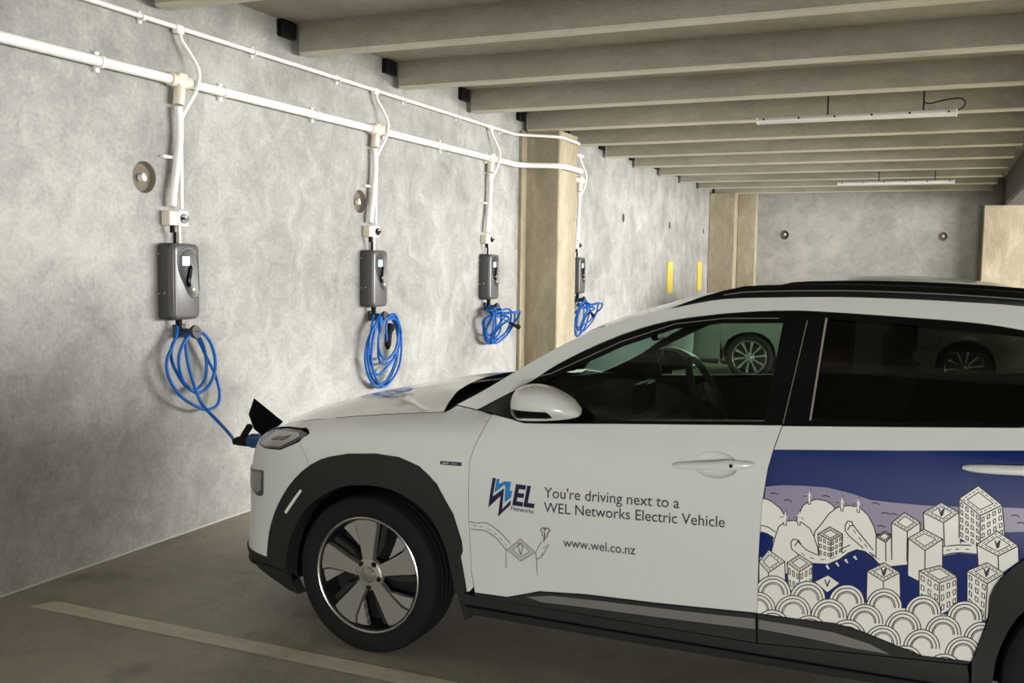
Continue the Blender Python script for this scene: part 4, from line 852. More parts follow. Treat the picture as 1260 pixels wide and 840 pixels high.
# ------------------------------------------------------------ printing on the near side
ART = """
b 2392,1030 1969,995 1574,965 1560,903 1547,787 1541,607 1540,403 1679,405 1790,409 1871,397 1974,368 2057,345 2200,351 2221,425 2240,505 2241,572 2266,634 2327,707 2392,752
l 1556,843 1615,853 1675,857 1751,859 1824,848 1886,833 1955,832 2042,833 2143,840 2264,851 2321,855 2324,786 2146,758 1959,735 1712,705 1548,690
k 1572,821 1585,824 1596,820
k 1618,804 1630,807 1641,803
k 1737,830 1750,833 1760,829
k 1890,823 1902,826 1912,822
k 1920,795 1932,798 1942,795
k 1910,753 1922,756 1932,752
k 2289,830 2300,833 2309,829
k 1945,795 1957,798 1966,795
k 2305,810 2316,813 2325,809
w 1545,803 1562,801 1578,795 1606,776 1620,756 1629,724 1632,599 1545,587
k 1545,803 1562,801 1578,795 1606,776 1620,756 1629,724
w 1655,728 1669,770 1678,793 1699,810 1720,818 1750,816 1772,803 1785,783 1803,651 1658,631
k 1655,728 1669,770 1678,793 1699,810 1720,818 1750,816 1772,803 1785,783
w 1717,694 1720,714 1737,737 1760,775 1784,798 1817,808 1851,808 1879,785 1898,752 1906,727 1912,697 1927,640 1723,612
k 1717,694 1720,714 1737,737 1760,775 1784,798 1817,808 1851,808 1879,785 1898,752 1906,727 1912,697
b 1545,687 1559,688 1588,675 1584,638 1579,615 1542,598
k 1547,712 1569,709 1593,695
k 1547,690 1567,686 1588,675
w 1577,592 1581,621 1591,670 1603,713 1625,735 1651,741 1677,737 1703,720 1717,694 1729,660 1735,625 1737,572 1578,549
k 1577,592 1581,621 1591,670 1603,713 1625,735 1651,741 1677,737 1703,720 1717,694 1729,660 1735,625
w 1656,675 1688,649 1722,637 1760,639 1797,661 1827,686 1851,698 1878,693 1904,667 1938,653 2001,664 2002,632 1940,620 1905,634 1879,661 1852,665 1828,654 1798,628 1761,606 1723,604 1689,616 1657,642
b 1715,603 1763,607 1798,628 1825,654 1850,668 1874,666 1897,652 1911,635 1927,624 1932,504 1883,490 1844,518 1794,516 1717,515
b 1927,621 2030,647 2049,577 2017,503 1932,490
k 1647,644 1689,613 1715,603 1763,607 1798,628 1825,654 1850,668 1874,666 1897,652 1917,631 1952,625 2002,635
k 1667,671 1693,647 1725,635 1760,638 1795,658 1829,681
k 1864,691 1889,665 1914,647 1943,648 2001,659
w 1812,751 1826,758 1839,749 1901,677 1884,661 1815,717
k 1828,708 1813,725 1812,744 1819,758 1831,758 1837,746 1899,674
k 1828,708 1869,676
k 1820,729 1827,745 1837,746
k 1647,644 1644,666 1651,678 1667,677 1677,664
k 1657,656 1667,674
k0.8 1678,634 1689,627
k0.8 1707,622 1720,620
k0.8 1740,620 1753,622
k0.8 1776,630 1786,637
k0.8 1808,651 1817,661
k0.8 1837,731 1845,721
k0.8 1855,709 1863,699
k0.8 1873,690 1881,680
k0.8 1894,660 1902,653
w 1755,600 1762,605 1765,598 1769,593 1765,589 1760,595
w 1785,614 1792,619 1795,612 1799,607 1795,603 1790,609
w 1812,628 1820,634 1822,627 1826,622 1823,618 1817,624
w 1839,643 1847,648 1849,642 1853,637 1850,633 1844,638
w 2102,722 2147,733 2202,735 2204,695 2149,698 2104,681
k 2102,712 2148,723 2200,728
k 2103,683 2131,695 2158,700 2203,701
k0.8 2114,701 2123,704
k0.8 2139,708 2148,710
k0.8 2167,712 2176,713
b 2104,681 2131,692 2158,698 2203,699 2210,655 2180,613 2185,517 2148,511 2139,604 2106,623
w 1933,740 1952,726 1956,650 1939,642 1909,649 1907,718
k 1907,718 1933,740 1952,726 1936,703 1907,718
k 1907,718 1909,649
k 1936,703 1939,642
k 1952,726 1956,650
k0.8 1932,733 1944,725 1935,711 1917,720 1932,733
k0.7 1934,735 1936,733
k0.7 1938,732 1940,731
k0.7 1942,730 1944,728
k0.7 1946,727 1948,725
k0.7 1947,723 1945,721
k0.7 1944,719 1942,716
k0.7 1940,714 1939,712
k0.7 1937,709 1936,707
k0.7 1933,708 1930,710
k0.7 1927,711 1924,713
k0.7 1921,714 1918,716
k0.7 1915,717 1912,719
k0.7 1914,721 1917,723
k0.7 1919,725 1922,727
k0.7 1925,730 1927,732
k0.7 1930,734 1932,736
w 1765,733 1805,714 1805,651 1771,627 1735,630 1729,705
k 1729,705 1765,733 1805,714 1770,687 1729,705
k 1729,705 1735,630
k 1770,687 1771,627
k 1805,714 1805,651
k0.8 1766,723 1790,712 1769,696 1745,707 1766,723
k0.7 1769,726 1773,724
k0.7 1777,723 1781,721
k0.7 1785,719 1789,717
k0.7 1793,715 1797,713
k0.7 1794,711 1790,708
k0.7 1787,705 1783,703
k0.7 1780,700 1776,697
k0.7 1773,695 1769,692
k0.7 1766,693 1761,695
k0.7 1757,697 1753,699
k0.7 1749,700 1745,702
k0.7 1741,704 1737,706
k0.7 1740,708 1744,711
k0.7 1747,714 1751,717
k0.7 1754,720 1758,722
k0.7 1761,725 1765,728
k0.75 1734,695 1740,693 1740,682 1735,684 1734,695
k0.75 1736,672 1741,671 1742,660 1736,661 1736,672
k0.75 1737,650 1742,648 1743,637 1738,638 1737,650
k0.75 1747,690 1753,687 1753,677 1748,679 1747,690
k0.75 1748,668 1754,667 1754,656 1749,658 1748,668
k0.75 1750,647 1755,646 1755,636 1750,636 1750,647
k0.75 1761,684 1766,682 1767,673 1761,674 1761,684
k0.75 1761,665 1767,663 1767,653 1762,655 1761,665
k0.75 1762,645 1767,644 1767,634 1762,635 1762,645
k0.75 1774,683 1778,687 1779,678 1774,674 1774,683
k0.75 1774,664 1779,668 1779,659 1774,655 1774,664
k0.75 1774,646 1779,649 1779,639 1774,636 1774,646
k0.75 1785,692 1790,696 1790,686 1785,683 1785,692
k0.75 1785,673 1790,677 1790,667 1785,663 1785,673
k0.75 1786,654 1790,657 1790,647 1786,644 1786,654
k0.75 1797,701 1802,705 1802,695 1797,691 1797,701
k0.75 1797,682 1802,685 1802,675 1797,672 1797,682
k0.75 1797,662 1802,665 1802,656 1797,652 1797,662
w 1987,805 2034,780 2037,695 2001,651 1956,650 1951,768
k 1951,768 1987,805 2034,780 1998,746 1951,768
k 1951,768 1956,650
k 1998,746 2001,651
k 2034,780 2037,695
k0.8 1989,793 2017,778 1996,758 1968,771 1989,793
k0.7 1993,797 1998,794
k0.7 2002,792 2007,789
k0.7 2011,787 2016,784
k0.7 2021,782 2025,779
k0.7 2022,776 2018,772
k0.7 2015,769 2011,766
k0.7 2008,762 2004,759
k0.7 2001,756 1997,752
k0.7 1993,754 1988,756
k0.7 1983,758 1978,761
k0.7 1974,763 1969,765
k0.7 1964,767 1959,769
k0.7 1963,773 1966,777
k0.7 1970,780 1974,784
k0.7 1977,788 1981,792
k0.7 1985,795 1988,799
w 2092,847 2143,823 2152,729 2107,713 2047,749 2042,811
k 2042,811 2092,847 2143,823 2101,786 2042,811
k 2042,811 2047,749
k 2101,786 2107,713
k 2143,823 2152,729
k0.8 2093,835 2124,821 2099,798 2063,814 2093,835
k0.7 2097,839 2103,836
k0.7 2108,834 2113,831
k0.7 2118,829 2123,827
k0.7 2128,824 2134,822
k0.7 2130,818 2125,814
k0.7 2121,811 2117,807
k0.7 2113,803 2108,799
k0.7 2104,796 2100,792
k0.7 2094,794 2088,797
k0.7 2082,799 2076,802
k0.7 2070,805 2064,807
k0.7 2059,810 2052,813
k0.7 2057,816 2062,820
k0.7 2067,823 2072,827
k0.7 2077,830 2082,834
k0.7 2087,837 2092,841
k1.2 2087,827 2094,806 2095,821 2101,829 2097,810
w 2194,909 2262,858 2272,769 2207,713 2147,746 2142,865
k 2142,865 2194,909 2262,858 2203,820 2142,865
k 2142,865 2147,746
k 2203,820 2207,713
k 2262,858 2272,769
k0.8 2196,890 2237,860 2202,837 2165,864 2196,890
k0.7 2202,895 2209,889
k0.7 2215,885 2222,879
k0.7 2229,874 2236,869
k0.7 2242,864 2249,859
k0.7 2244,856 2238,852
k0.7 2232,848 2226,844
k0.7 2220,840 2214,836
k0.7 2208,833 2202,829
k0.7 2196,833 2190,838
k0.7 2184,842 2178,847
k0.7 2172,851 2166,856
k0.7 2160,860 2153,865
k0.7 2159,869 2164,873
k0.7 2169,878 2174,882
k0.7 2179,886 2185,891
k0.7 2190,895 2195,899
k0.75 2147,854 2153,849 2154,838 2147,842 2147,854
k0.75 2148,831 2154,827 2154,815 2148,820 2148,831
k0.75 2149,808 2155,804 2155,793 2149,797 2149,808
k0.75 2149,786 2156,782 2156,771 2150,774 2149,786
k0.75 2150,763 2157,759 2157,748 2151,751 2150,763
k0.75 2162,843 2168,838 2169,827 2162,832 2162,843
k0.75 2163,821 2169,816 2170,805 2163,810 2163,821
k0.75 2164,799 2170,794 2171,784 2164,788 2164,799
k0.75 2165,777 2171,773 2172,762 2165,765 2165,777
k0.75 2166,754 2172,751 2173,740 2166,743 2166,754
k0.75 2177,832 2184,827 2184,816 2178,821 2177,832
k0.75 2178,810 2184,806 2185,795 2179,799 2178,810
k0.75 2179,789 2185,785 2186,774 2179,778 2179,789
k0.75 2180,767 2186,763 2187,753 2180,757 2180,767
k0.75 2181,746 2187,742 2188,731 2181,735 2181,746
k0.75 2192,821 2199,816 2199,806 2193,810 2192,821
k0.75 2193,800 2200,795 2200,785 2194,789 2193,800
k0.75 2194,779 2200,775 2201,765 2195,769 2194,779
k0.75 2195,758 2201,754 2202,744 2195,748 2195,758
k0.75 2196,737 2202,733 2203,723 2196,727 2196,737
k0.75 2208,814 2214,818 2214,806 2208,802 2208,814
k0.75 2209,789 2215,794 2216,782 2209,777 2209,789
k0.75 2210,764 2216,769 2217,757 2210,752 2210,764
k0.75 2211,739 2218,745 2218,732 2212,727 2211,739
k0.75 2222,824 2229,828 2229,817 2223,812 2222,824
k0.75 2224,800 2230,805 2231,793 2225,788 2224,800
k0.75 2225,776 2232,782 2233,770 2226,764 2225,776
k0.75 2227,752 2234,758 2234,746 2228,740 2227,752
k0.75 2237,834 2244,838 2244,827 2238,823 2237,834
k0.75 2239,811 2245,816 2246,805 2240,800 2239,811
k0.75 2241,788 2247,793 2248,782 2242,777 2241,788
k0.75 2243,765 2249,771 2250,760 2244,754 2243,765
k0.75 2252,844 2258,848 2259,837 2253,833 2252,844
k0.75 2254,822 2261,827 2262,816 2255,811 2254,822
k0.75 2256,800 2263,805 2264,795 2257,789 2256,800
k0.75 2259,778 2265,784 2266,773 2260,767 2259,778
w 2046,759 2101,735 2105,639 2056,583 2005,605 2002,725
k 2002,725 2046,759 2101,735 2052,692 2002,725
k 2002,725 2005,605
k 2052,692 2056,583
k 2101,735 2105,639
k0.8 2048,746 2081,732 2051,706 2021,726 2048,746
k0.7 2052,750 2058,748
k0.7 2063,745 2069,743
k0.7 2074,741 2080,738
k0.7 2085,736 2091,733
k0.7 2086,729 2081,725
k0.7 2076,721 2071,716
k0.7 2066,712 2061,708
k0.7 2057,704 2051,699
k0.7 2047,702 2041,706
k0.7 2037,709 2031,712
k0.7 2027,715 2021,719
k0.7 2017,722 2011,725
k0.7 2016,729 2020,732
k0.7 2025,735 2029,739
k0.7 2034,742 2038,746
k0.7 2043,749 2047,753
w 2251,779 2310,742 2314,696 2262,644 2205,656 2197,730
k 2197,730 2251,779 2310,742 2257,703 2197,730
k 2197,730 2205,656
k 2257,703 2262,644
k 2310,742 2314,696
k0.8 2252,763 2288,741 2256,717 2220,733 2252,763
k0.7 2258,767 2264,764
k0.7 2269,760 2275,756
k0.7 2281,753 2287,749
k0.7 2293,745 2299,742
k0.7 2294,738 2288,734
k0.7 2283,730 2278,726
k0.7 2273,722 2267,718
k0.7 2262,714 2256,710
k0.7 2251,712 2245,715
k0.7 2239,718 2233,721
k0.7 2227,723 2221,726
k0.7 2215,729 2209,732
k0.7 2214,736 2220,742
k0.7 2225,746 2230,751
k0.7 2236,756 2241,761
k0.7 2246,766 2252,771
k1.2 2247,749 2254,727 2254,742 2260,751 2257,731
w 2228,678 2277,652 2273,572 2232,488 2179,538 2174,644
k 2174,644 2228,678 2277,652 2232,611 2174,644
k 2174,644 2179,538
k 2232,611 2232,488
k 2277,652 2273,572
k0.8 2228,665 2258,650 2230,625 2196,645 2228,665
k0.7 2233,669 2238,666
k0.7 2243,664 2248,661
k0.7 2253,659 2258,656
k0.7 2262,653 2267,651
k0.7 2263,647 2258,642
k0.7 2254,639 2249,634
k0.7 2245,630 2240,626
k0.7 2236,622 2231,618
k0.7 2226,621 2220,624
k0.7 2214,628 2208,631
k0.7 2203,634 2197,638
k0.7 2191,641 2185,644
k0.7 2190,648 2196,651
k0.7 2201,655 2207,658
k0.7 2212,661 2218,665
k0.7 2223,668 2228,672
k1.2 2221,657 2228,634 2228,650 2234,659 2231,639
k0.75 2180,632 2188,627 2189,614 2181,619 2180,632
k0.75 2182,606 2189,601 2190,588 2182,594 2182,606
k0.75 2183,581 2190,575 2191,562 2183,568 2183,581
k0.75 2184,555 2191,548 2192,535 2184,542 2184,555
k0.75 2200,620 2208,615 2208,602 2200,607 2200,620
k0.75 2200,593 2208,588 2208,574 2201,580 2200,593
k0.75 2201,566 2209,560 2209,547 2201,553 2201,566
k0.75 2202,539 2209,533 2210,519 2202,526 2202,539
k0.75 2219,609 2227,604 2227,589 2219,595 2219,609
k0.75 2219,580 2227,575 2227,561 2219,566 2219,580
k0.75 2219,552 2227,546 2227,532 2219,538 2219,552
k0.75 2220,524 2227,517 2227,502 2220,509 2220,524
w 2097,650 2147,621 2152,528 2103,487 2042,527 2038,624
k 2038,624 2097,650 2147,621 2098,592 2038,624
k 2038,624 2042,527
k 2098,592 2103,487
k 2147,621 2152,528
k0.8 2096,639 2126,621 2097,604 2061,623 2096,639
k0.7 2101,642 2107,639
k0.7 2111,636 2117,633
k0.7 2121,630 2127,627
k0.7 2131,624 2136,621
k0.7 2132,619 2127,616
k0.7 2122,613 2117,610
k0.7 2112,607 2107,604
k0.7 2103,601 2098,598
k0.7 2092,601 2086,605
k0.7 2080,608 2074,611
k0.7 2068,614 2062,617
k0.7 2056,620 2049,623
k0.7 2055,626 2061,629
k0.7 2067,631 2073,634
k0.7 2079,636 2085,639
k0.7 2091,642 2097,644
k0.75 2044,610 2053,605 2054,590 2045,595 2044,610
k0.75 2046,579 2054,575 2055,559 2046,564 2046,579
k0.75 2047,549 2056,544 2056,528 2048,533 2047,549
k0.75 2065,599 2073,595 2074,579 2065,584 2065,599
k0.75 2066,568 2074,563 2075,547 2067,552 2066,568
k0.75 2067,536 2076,531 2077,515 2068,521 2067,536
k0.75 2085,588 2093,584 2094,568 2085,572 2085,588
k0.75 2086,556 2095,551 2095,535 2087,540 2086,556
k0.75 2088,524 2096,519 2097,502 2088,508 2088,524
k0.75 2104,584 2110,588 2111,572 2104,568 2104,584
k0.75 2105,552 2112,556 2113,540 2106,535 2105,552
k0.75 2107,519 2114,524 2114,508 2107,503 2107,519
k0.75 2120,594 2127,598 2127,583 2121,579 2120,594
k0.75 2121,563 2128,568 2129,552 2122,547 2121,563
k0.75 2123,532 2130,537 2131,522 2124,516 2123,532
k0.75 2136,604 2143,608 2144,594 2137,589 2136,604
k0.75 2138,574 2145,579 2145,564 2139,559 2138,574
k0.75 2139,544 2146,550 2147,535 2140,529 2139,544
w 1934,636 1982,610 1988,507 1937,488 1885,496 1884,600
k 1884,600 1934,636 1982,610 1934,573 1884,600
k 1884,600 1885,496
k 1934,573 1937,488
k 1982,610 1988,507
k0.8 1934,623 1963,608 1934,586 1904,602 1934,623
k0.7 1939,627 1944,624
k0.7 1948,622 1953,619
k0.7 1958,617 1963,614
k0.7 1968,612 1973,609
k0.7 1968,606 1963,602
k0.7 1958,598 1953,594
k0.7 1949,591 1944,587
k0.7 1939,583 1934,579
k0.7 1929,582 1924,585
k0.7 1919,587 1914,590
k0.7 1909,593 1904,596
k0.7 1899,598 1894,601
k0.7 1899,604 1904,608
k0.7 1909,612 1914,615
k0.7 1919,619 1924,623
k0.7 1929,626 1934,630
k1.2 1926,616 1934,592 1934,609 1941,618 1937,597
w 1573,631 1626,597 1631,508 1573,482 1544,486 1542,584
k 1542,584 1573,631 1626,597 1574,551 1542,584
k 1542,584 1544,486
k 1574,551 1573,482
k 1626,597 1631,508
k0.8 1576,615 1607,594 1576,567 1557,587 1576,615
k0.7 1580,620 1585,616
k0.7 1590,613 1596,609
k0.7 1601,606 1606,602
k0.7 1611,599 1617,595
k0.7 1612,591 1606,586
k0.7 1601,582 1596,577
k0.7 1591,573 1586,568
k0.7 1580,564 1575,559
k0.7 1572,562 1569,566
k0.7 1566,569 1562,572
k0.7 1559,576 1556,579
k0.7 1553,582 1550,585
k0.7 1553,590 1556,595
k0.7 1559,599 1562,604
k0.7 1565,609 1568,614
k0.7 1571,618 1574,623
w 1672,627 1715,603 1717,521 1676,498 1639,501 1634,594
k 1634,594 1672,627 1715,603 1674,568 1634,594
k 1634,594 1639,501
k 1674,568 1676,498
k 1715,603 1717,521
k0.8 1673,616 1699,601 1674,580 1650,596 1673,616
k0.7 1677,619 1681,617
k0.7 1685,614 1690,612
k0.7 1694,609 1698,607
k0.7 1702,604 1707,602
k0.7 1703,598 1699,595
k0.7 1695,592 1690,588
k0.7 1686,585 1682,581
k0.7 1678,578 1674,574
k0.7 1670,577 1666,579
k0.7 1662,582 1658,585
k0.7 1654,587 1650,590
k0.7 1646,592 1642,595
k0.7 1646,598 1650,602
k0.7 1653,605 1657,608
k0.7 1661,611 1665,615
k0.7 1669,618 1672,622
k0.75 1639,577 1644,574 1645,554 1640,556 1639,577
k0.75 1641,536 1646,534 1648,514 1642,515 1641,536
k0.75 1652,570 1657,567 1658,548 1653,551 1652,570
k0.75 1654,532 1659,530 1660,512 1655,513 1654,532
k0.75 1665,562 1670,559 1671,543 1666,545 1665,562
k0.75 1666,528 1672,526 1672,510 1667,511 1666,528
k0.75 1678,561 1684,565 1685,548 1679,544 1678,561
k0.75 1679,528 1685,532 1686,515 1680,512 1679,528
k0.75 1692,571 1698,576 1698,558 1693,554 1692,571
k0.75 1693,537 1699,541 1699,524 1694,520 1693,537
k0.75 1706,582 1712,587 1712,568 1706,564 1706,582
k0.75 1707,546 1713,550 1713,532 1707,528 1707,546
w 1764,570 1801,548 1764,511 1724,542
k 1724,542 1764,570 1801,548
k1.2 1755,552 1763,531 1770,554
w 1694,831 1699,831 1702,800 1694,799
k0.8 1693,810 1695,799 1702,800 1702,810
w 1694,831 1699,850 1699,831
k0.7 1701,839 1699,850
w 1698,828 1680,823 1695,834
k0.7 1693,828 1680,823
w 1698,833 1711,821 1695,829
k0.7 1706,827 1711,821
w 1620,753 1625,754 1628,722 1619,721
k0.8 1619,731 1620,721 1628,722 1627,732
w 1620,754 1625,772 1625,753
k0.7 1627,762 1625,772
w 1623,751 1605,745 1621,756
k0.7 1618,750 1605,745
w 1624,756 1637,743 1621,751
k0.7 1632,749 1637,743
w 1664,758 1669,759 1672,727 1664,726
k0.8 1663,737 1665,726 1672,727 1671,738
w 1664,759 1669,777 1669,758
k0.7 1670,767 1669,777
w 1667,756 1650,750 1665,761
k0.7 1662,755 1650,750
w 1668,761 1681,748 1665,756
k0.7 1676,754 1681,748
w 1796,821 1801,821 1804,790 1796,789
k0.8 1795,800 1797,789 1804,790 1803,800
w 1796,821 1801,839 1801,821
k0.7 1802,829 1801,839
w 1800,818 1782,813 1797,823
k0.7 1795,818 1782,813
w 1800,823 1812,811 1797,818
k0.7 1807,817 1812,811
w 1846,821 1851,821 1854,790 1846,789
k0.8 1845,800 1847,790 1854,790 1853,801
w 1846,821 1850,839 1851,821
k0.7 1852,829 1850,839
w 1849,818 1832,813 1847,823
k0.7 1844,818 1832,813
w 1850,823 1862,811 1847,819
k0.7 1857,817 1862,811
w 1544,458 1589,485 1703,482 1825,490 1939,494 2055,490 2175,491 2229,457 2216,410 2200,351 2057,345 1974,368 1871,397 1790,409 1679,405 1540,403
w 1648,482 1647,497 1643,511 1636,523 1627,532 1615,539 1602,542 1588,542 1575,538 1562,531 1550,521 1541,509 1535,495 1531,480 1531,464 1555,439 1625,450
k 1648,482 1647,497 1643,511 1636,523 1627,532 1615,539 1602,542 1588,542 1575,538 1562,531 1550,521 1541,509 1535,495 1531,480 1531,464
k 1637,482 1637,494 1633,505 1628,515 1620,523 1610,528 1600,531 1589,531 1577,528 1567,522 1557,514 1550,503 1544,492 1542,479 1541,467
k 1626,481 1624,494 1619,505 1611,513 1601,518 1589,518 1577,514 1567,506 1559,496 1554,483 1553,470
k0.7 1621,481 1620,492 1616,501 1608,509 1599,513 1589,513 1579,510 1570,503 1563,493 1559,483 1558,471
w 1759,480 1758,494 1755,508 1748,520 1739,529 1727,536 1715,539 1701,539 1688,535 1675,528 1664,518 1655,506 1649,492 1646,477 1646,462 1669,437 1738,448
k 1759,480 1758,494 1755,508 1748,520 1739,529 1727,536 1715,539 1701,539 1688,535 1675,528 1664,518 1655,506 1649,492 1646,477 1646,462
k 1749,479 1749,491 1745,502 1740,512 1732,520 1723,525 1713,528 1702,527 1691,524 1680,519 1671,510 1664,500 1659,489 1656,477 1656,465
k 1738,478 1737,491 1732,502 1724,510 1713,515 1702,515 1690,511 1680,503 1673,493 1668,480 1668,467
k0.7 1733,478 1732,489 1728,499 1721,506 1712,510 1702,510 1692,507 1683,500 1677,491 1673,480 1672,469
w 1880,487 1879,502 1875,515 1869,527 1860,536 1849,542 1837,546 1824,545 1811,542 1799,535 1788,525 1779,513 1773,499 1770,485 1770,470 1793,445 1860,456
k 1880,487 1879,502 1875,515 1869,527 1860,536 1849,542 1837,546 1824,545 1811,542 1799,535 1788,525 1779,513 1773,499 1770,485 1770,470
k 1870,487 1870,499 1867,510 1861,519 1854,527 1845,532 1835,535 1824,534 1813,531 1803,526 1795,518 1788,508 1783,497 1780,485 1780,473
k 1859,486 1858,498 1853,509 1846,517 1835,522 1824,522 1813,518 1803,511 1796,500 1792,488 1791,475
k0.7 1855,486 1854,497 1850,506 1843,513 1834,517 1824,517 1815,514 1806,507 1800,498 1796,488 1796,477
w 1993,491 1992,506 1988,519 1982,530 1973,539 1962,546 1950,549 1937,549 1925,545 1913,538 1903,529 1895,517 1889,503 1886,489 1886,474 1909,450 1973,460
k 1993,491 1992,506 1988,519 1982,530 1973,539 1962,546 1950,549 1937,549 1925,545 1913,538 1903,529 1895,517 1889,503 1886,489 1886,474
k 1983,491 1983,502 1979,513 1974,523 1967,530 1958,535 1948,538 1938,538 1928,535 1918,529 1910,521 1903,512 1898,501 1896,489 1896,477
k 1973,490 1971,502 1967,513 1959,521 1949,525 1938,526 1928,522 1918,515 1911,504 1907,492 1907,480
k0.7 1968,490 1967,501 1963,510 1956,517 1948,521 1938,521 1929,518 1921,511 1915,502 1911,492 1911,481
w 2107,488 2106,502 2103,515 2096,527 2087,536 2077,542 2065,545 2053,545 2041,541 2030,534 2020,525 2012,513 2006,500 2004,485 2004,471 2026,447 2088,458
k 2107,488 2106,502 2103,515 2096,527 2087,536 2077,542 2065,545 2053,545 2041,541 2030,534 2020,525 2012,513 2006,500 2004,485 2004,471
k 2098,488 2097,499 2094,510 2089,519 2082,527 2073,532 2064,534 2054,534 2044,531 2034,526 2026,518 2020,508 2015,497 2013,485 2013,474
k 2088,487 2086,499 2082,510 2074,517 2065,522 2054,522 2044,518 2035,511 2028,501 2024,489 2024,476
k0.7 2084,487 2082,497 2078,506 2072,513 2063,517 2054,517 2045,514 2037,508 2031,499 2028,488 2028,477
w 2225,489 2224,503 2220,516 2214,527 2205,536 2195,542 2184,545 2172,545 2161,541 2150,535 2140,525 2132,514 2127,500 2125,486 2125,472 2146,448 2207,459
k 2225,489 2224,503 2220,516 2214,527 2205,536 2195,542 2184,545 2172,545 2161,541 2150,535 2140,525 2132,514 2127,500 2125,486 2125,472
k 2216,489 2215,500 2212,511 2207,520 2200,527 2192,532 2182,535 2173,534 2163,531 2154,526 2146,518 2140,509 2136,498 2134,486 2134,475
k 2206,488 2205,500 2200,510 2193,518 2184,522 2173,523 2163,519 2154,512 2148,501 2144,490 2144,477
k0.7 2202,488 2201,498 2197,507 2191,514 2182,518 2174,518 2165,515 2157,508 2151,499 2148,489 2148,478
w 1599,418 1598,432 1594,446 1587,458 1577,467 1566,474 1552,477 1539,477 1525,473 1511,466 1500,456 1491,443 1484,429 1481,414 1481,399 1505,374 1576,386
k 1599,418 1598,432 1594,446 1587,458 1577,467 1566,474 1552,477 1539,477 1525,473 1511,466 1500,456 1491,443 1484,429 1481,414 1481,399
k 1588,417 1588,429 1584,440 1578,450 1571,458 1561,463 1550,466 1539,466 1527,462 1517,456 1507,448 1499,438 1494,426 1491,414 1491,402
k 1577,416 1575,429 1570,440 1562,448 1551,453 1539,453 1527,449 1516,441 1508,430 1504,418 1503,405
k0.7 1572,416 1571,427 1566,437 1559,444 1550,448 1539,448 1529,444 1519,438 1513,428 1509,417 1508,406
w 1714,425 1713,439 1709,453 1702,464 1693,474 1681,480 1668,483 1655,483 1641,479 1629,472 1617,462 1608,450 1602,436 1599,421 1599,406 1623,382 1692,393
k 1714,425 1713,439 1709,453 1702,464 1693,474 1681,480 1668,483 1655,483 1641,479 1629,472 1617,462 1608,450 1602,436 1599,421 1599,406
k 1703,424 1703,436 1699,447 1694,457 1686,464 1677,470 1666,472 1655,472 1644,469 1634,463 1624,455 1617,445 1612,433 1609,421 1609,409
k 1692,423 1691,436 1686,447 1678,455 1667,459 1655,459 1644,455 1634,448 1626,437 1621,425 1621,412
k0.7 1687,423 1686,434 1682,443 1675,450 1666,454 1656,454 1645,451 1637,444 1630,435 1626,424 1625,413
w 1827,430 1826,445 1822,458 1815,470 1806,479 1795,485 1783,489 1769,488 1756,485 1744,478 1733,468 1724,455 1718,442 1715,427 1715,413 1739,388 1806,399
k 1827,430 1826,445 1822,458 1815,470 1806,479 1795,485 1783,489 1769,488 1756,485 1744,478 1733,468 1724,455 1718,442 1715,427 1715,413
k 1817,430 1816,442 1813,452 1808,462 1800,470 1791,475 1781,477 1770,477 1759,474 1749,468 1740,460 1733,450 1728,439 1725,427 1725,415
k 1806,429 1805,441 1800,452 1792,460 1782,465 1770,465 1759,461 1749,453 1741,443 1737,431 1737,418
k0.7 1802,429 1800,439 1796,449 1789,456 1780,460 1770,460 1761,457 1752,450 1745,441 1742,430 1741,419
w 1937,430 1936,444 1932,457 1925,469 1916,478 1905,484 1893,487 1880,487 1868,483 1856,476 1845,467 1837,455 1831,441 1828,427 1828,412 1851,388 1916,399
k 1937,430 1936,444 1932,457 1925,469 1916,478 1905,484 1893,487 1880,487 1868,483 1856,476 1845,467 1837,455 1831,441 1828,427 1828,412
k 1927,429 1926,441 1923,452 1918,461 1910,469 1901,474 1891,476 1881,476 1870,473 1861,467 1852,459 1845,450 1840,438 1838,427 1838,415
k 1916,429 1915,441 1910,451 1902,459 1892,464 1881,464 1870,460 1861,453 1853,442 1849,430 1849,418
k0.7 1912,428 1911,439 1907,448 1900,455 1891,459 1881,459 1872,456 1863,449 1857,440 1854,430 1853,419
w 2051,427 2050,441 2046,454 2039,465 2031,474 2020,481 2008,484 1996,483 1983,480 1972,473 1962,463 1954,451 1948,438 1945,424 1945,410 1968,386 2031,397
k 2051,427 2050,441 2046,454 2039,465 2031,474 2020,481 2008,484 1996,483 1983,480 1972,473 1962,463 1954,451 1948,438 1945,424 1945,410
k 2041,426 2041,438 2037,449 2032,458 2025,465 2016,470 2006,473 1996,473 1986,470 1977,464 1968,456 1962,446 1957,435 1955,424 1955,412
k 2031,426 2030,438 2025,448 2017,456 2007,460 1997,461 1986,457 1977,449 1970,439 1966,427 1965,415
k0.7 2027,425 2026,436 2021,445 2015,452 2006,455 1997,456 1988,452 1980,446 1973,437 1970,427 1970,416
w 2167,431 2166,444 2162,457 2156,469 2147,478 2137,484 2126,487 2113,486 2102,483 2090,476 2081,466 2073,455 2067,441 2065,427 2065,413 2087,390 2148,400
k 2167,431 2166,444 2162,457 2156,469 2147,478 2137,484 2126,487 2113,486 2102,483 2090,476 2081,466 2073,455 2067,441 2065,427 2065,413
k 2158,430 2157,441 2154,452 2149,461 2142,468 2133,473 2124,476 2114,476 2104,473 2095,467 2087,459 2081,450 2076,439 2074,427 2074,416
k 2148,429 2147,441 2142,452 2134,459 2125,463 2115,464 2104,460 2095,453 2089,442 2085,431 2084,419
k0.7 2144,429 2143,439 2139,448 2132,455 2124,459 2115,459 2106,456 2098,449 2092,440 2089,430 2089,420
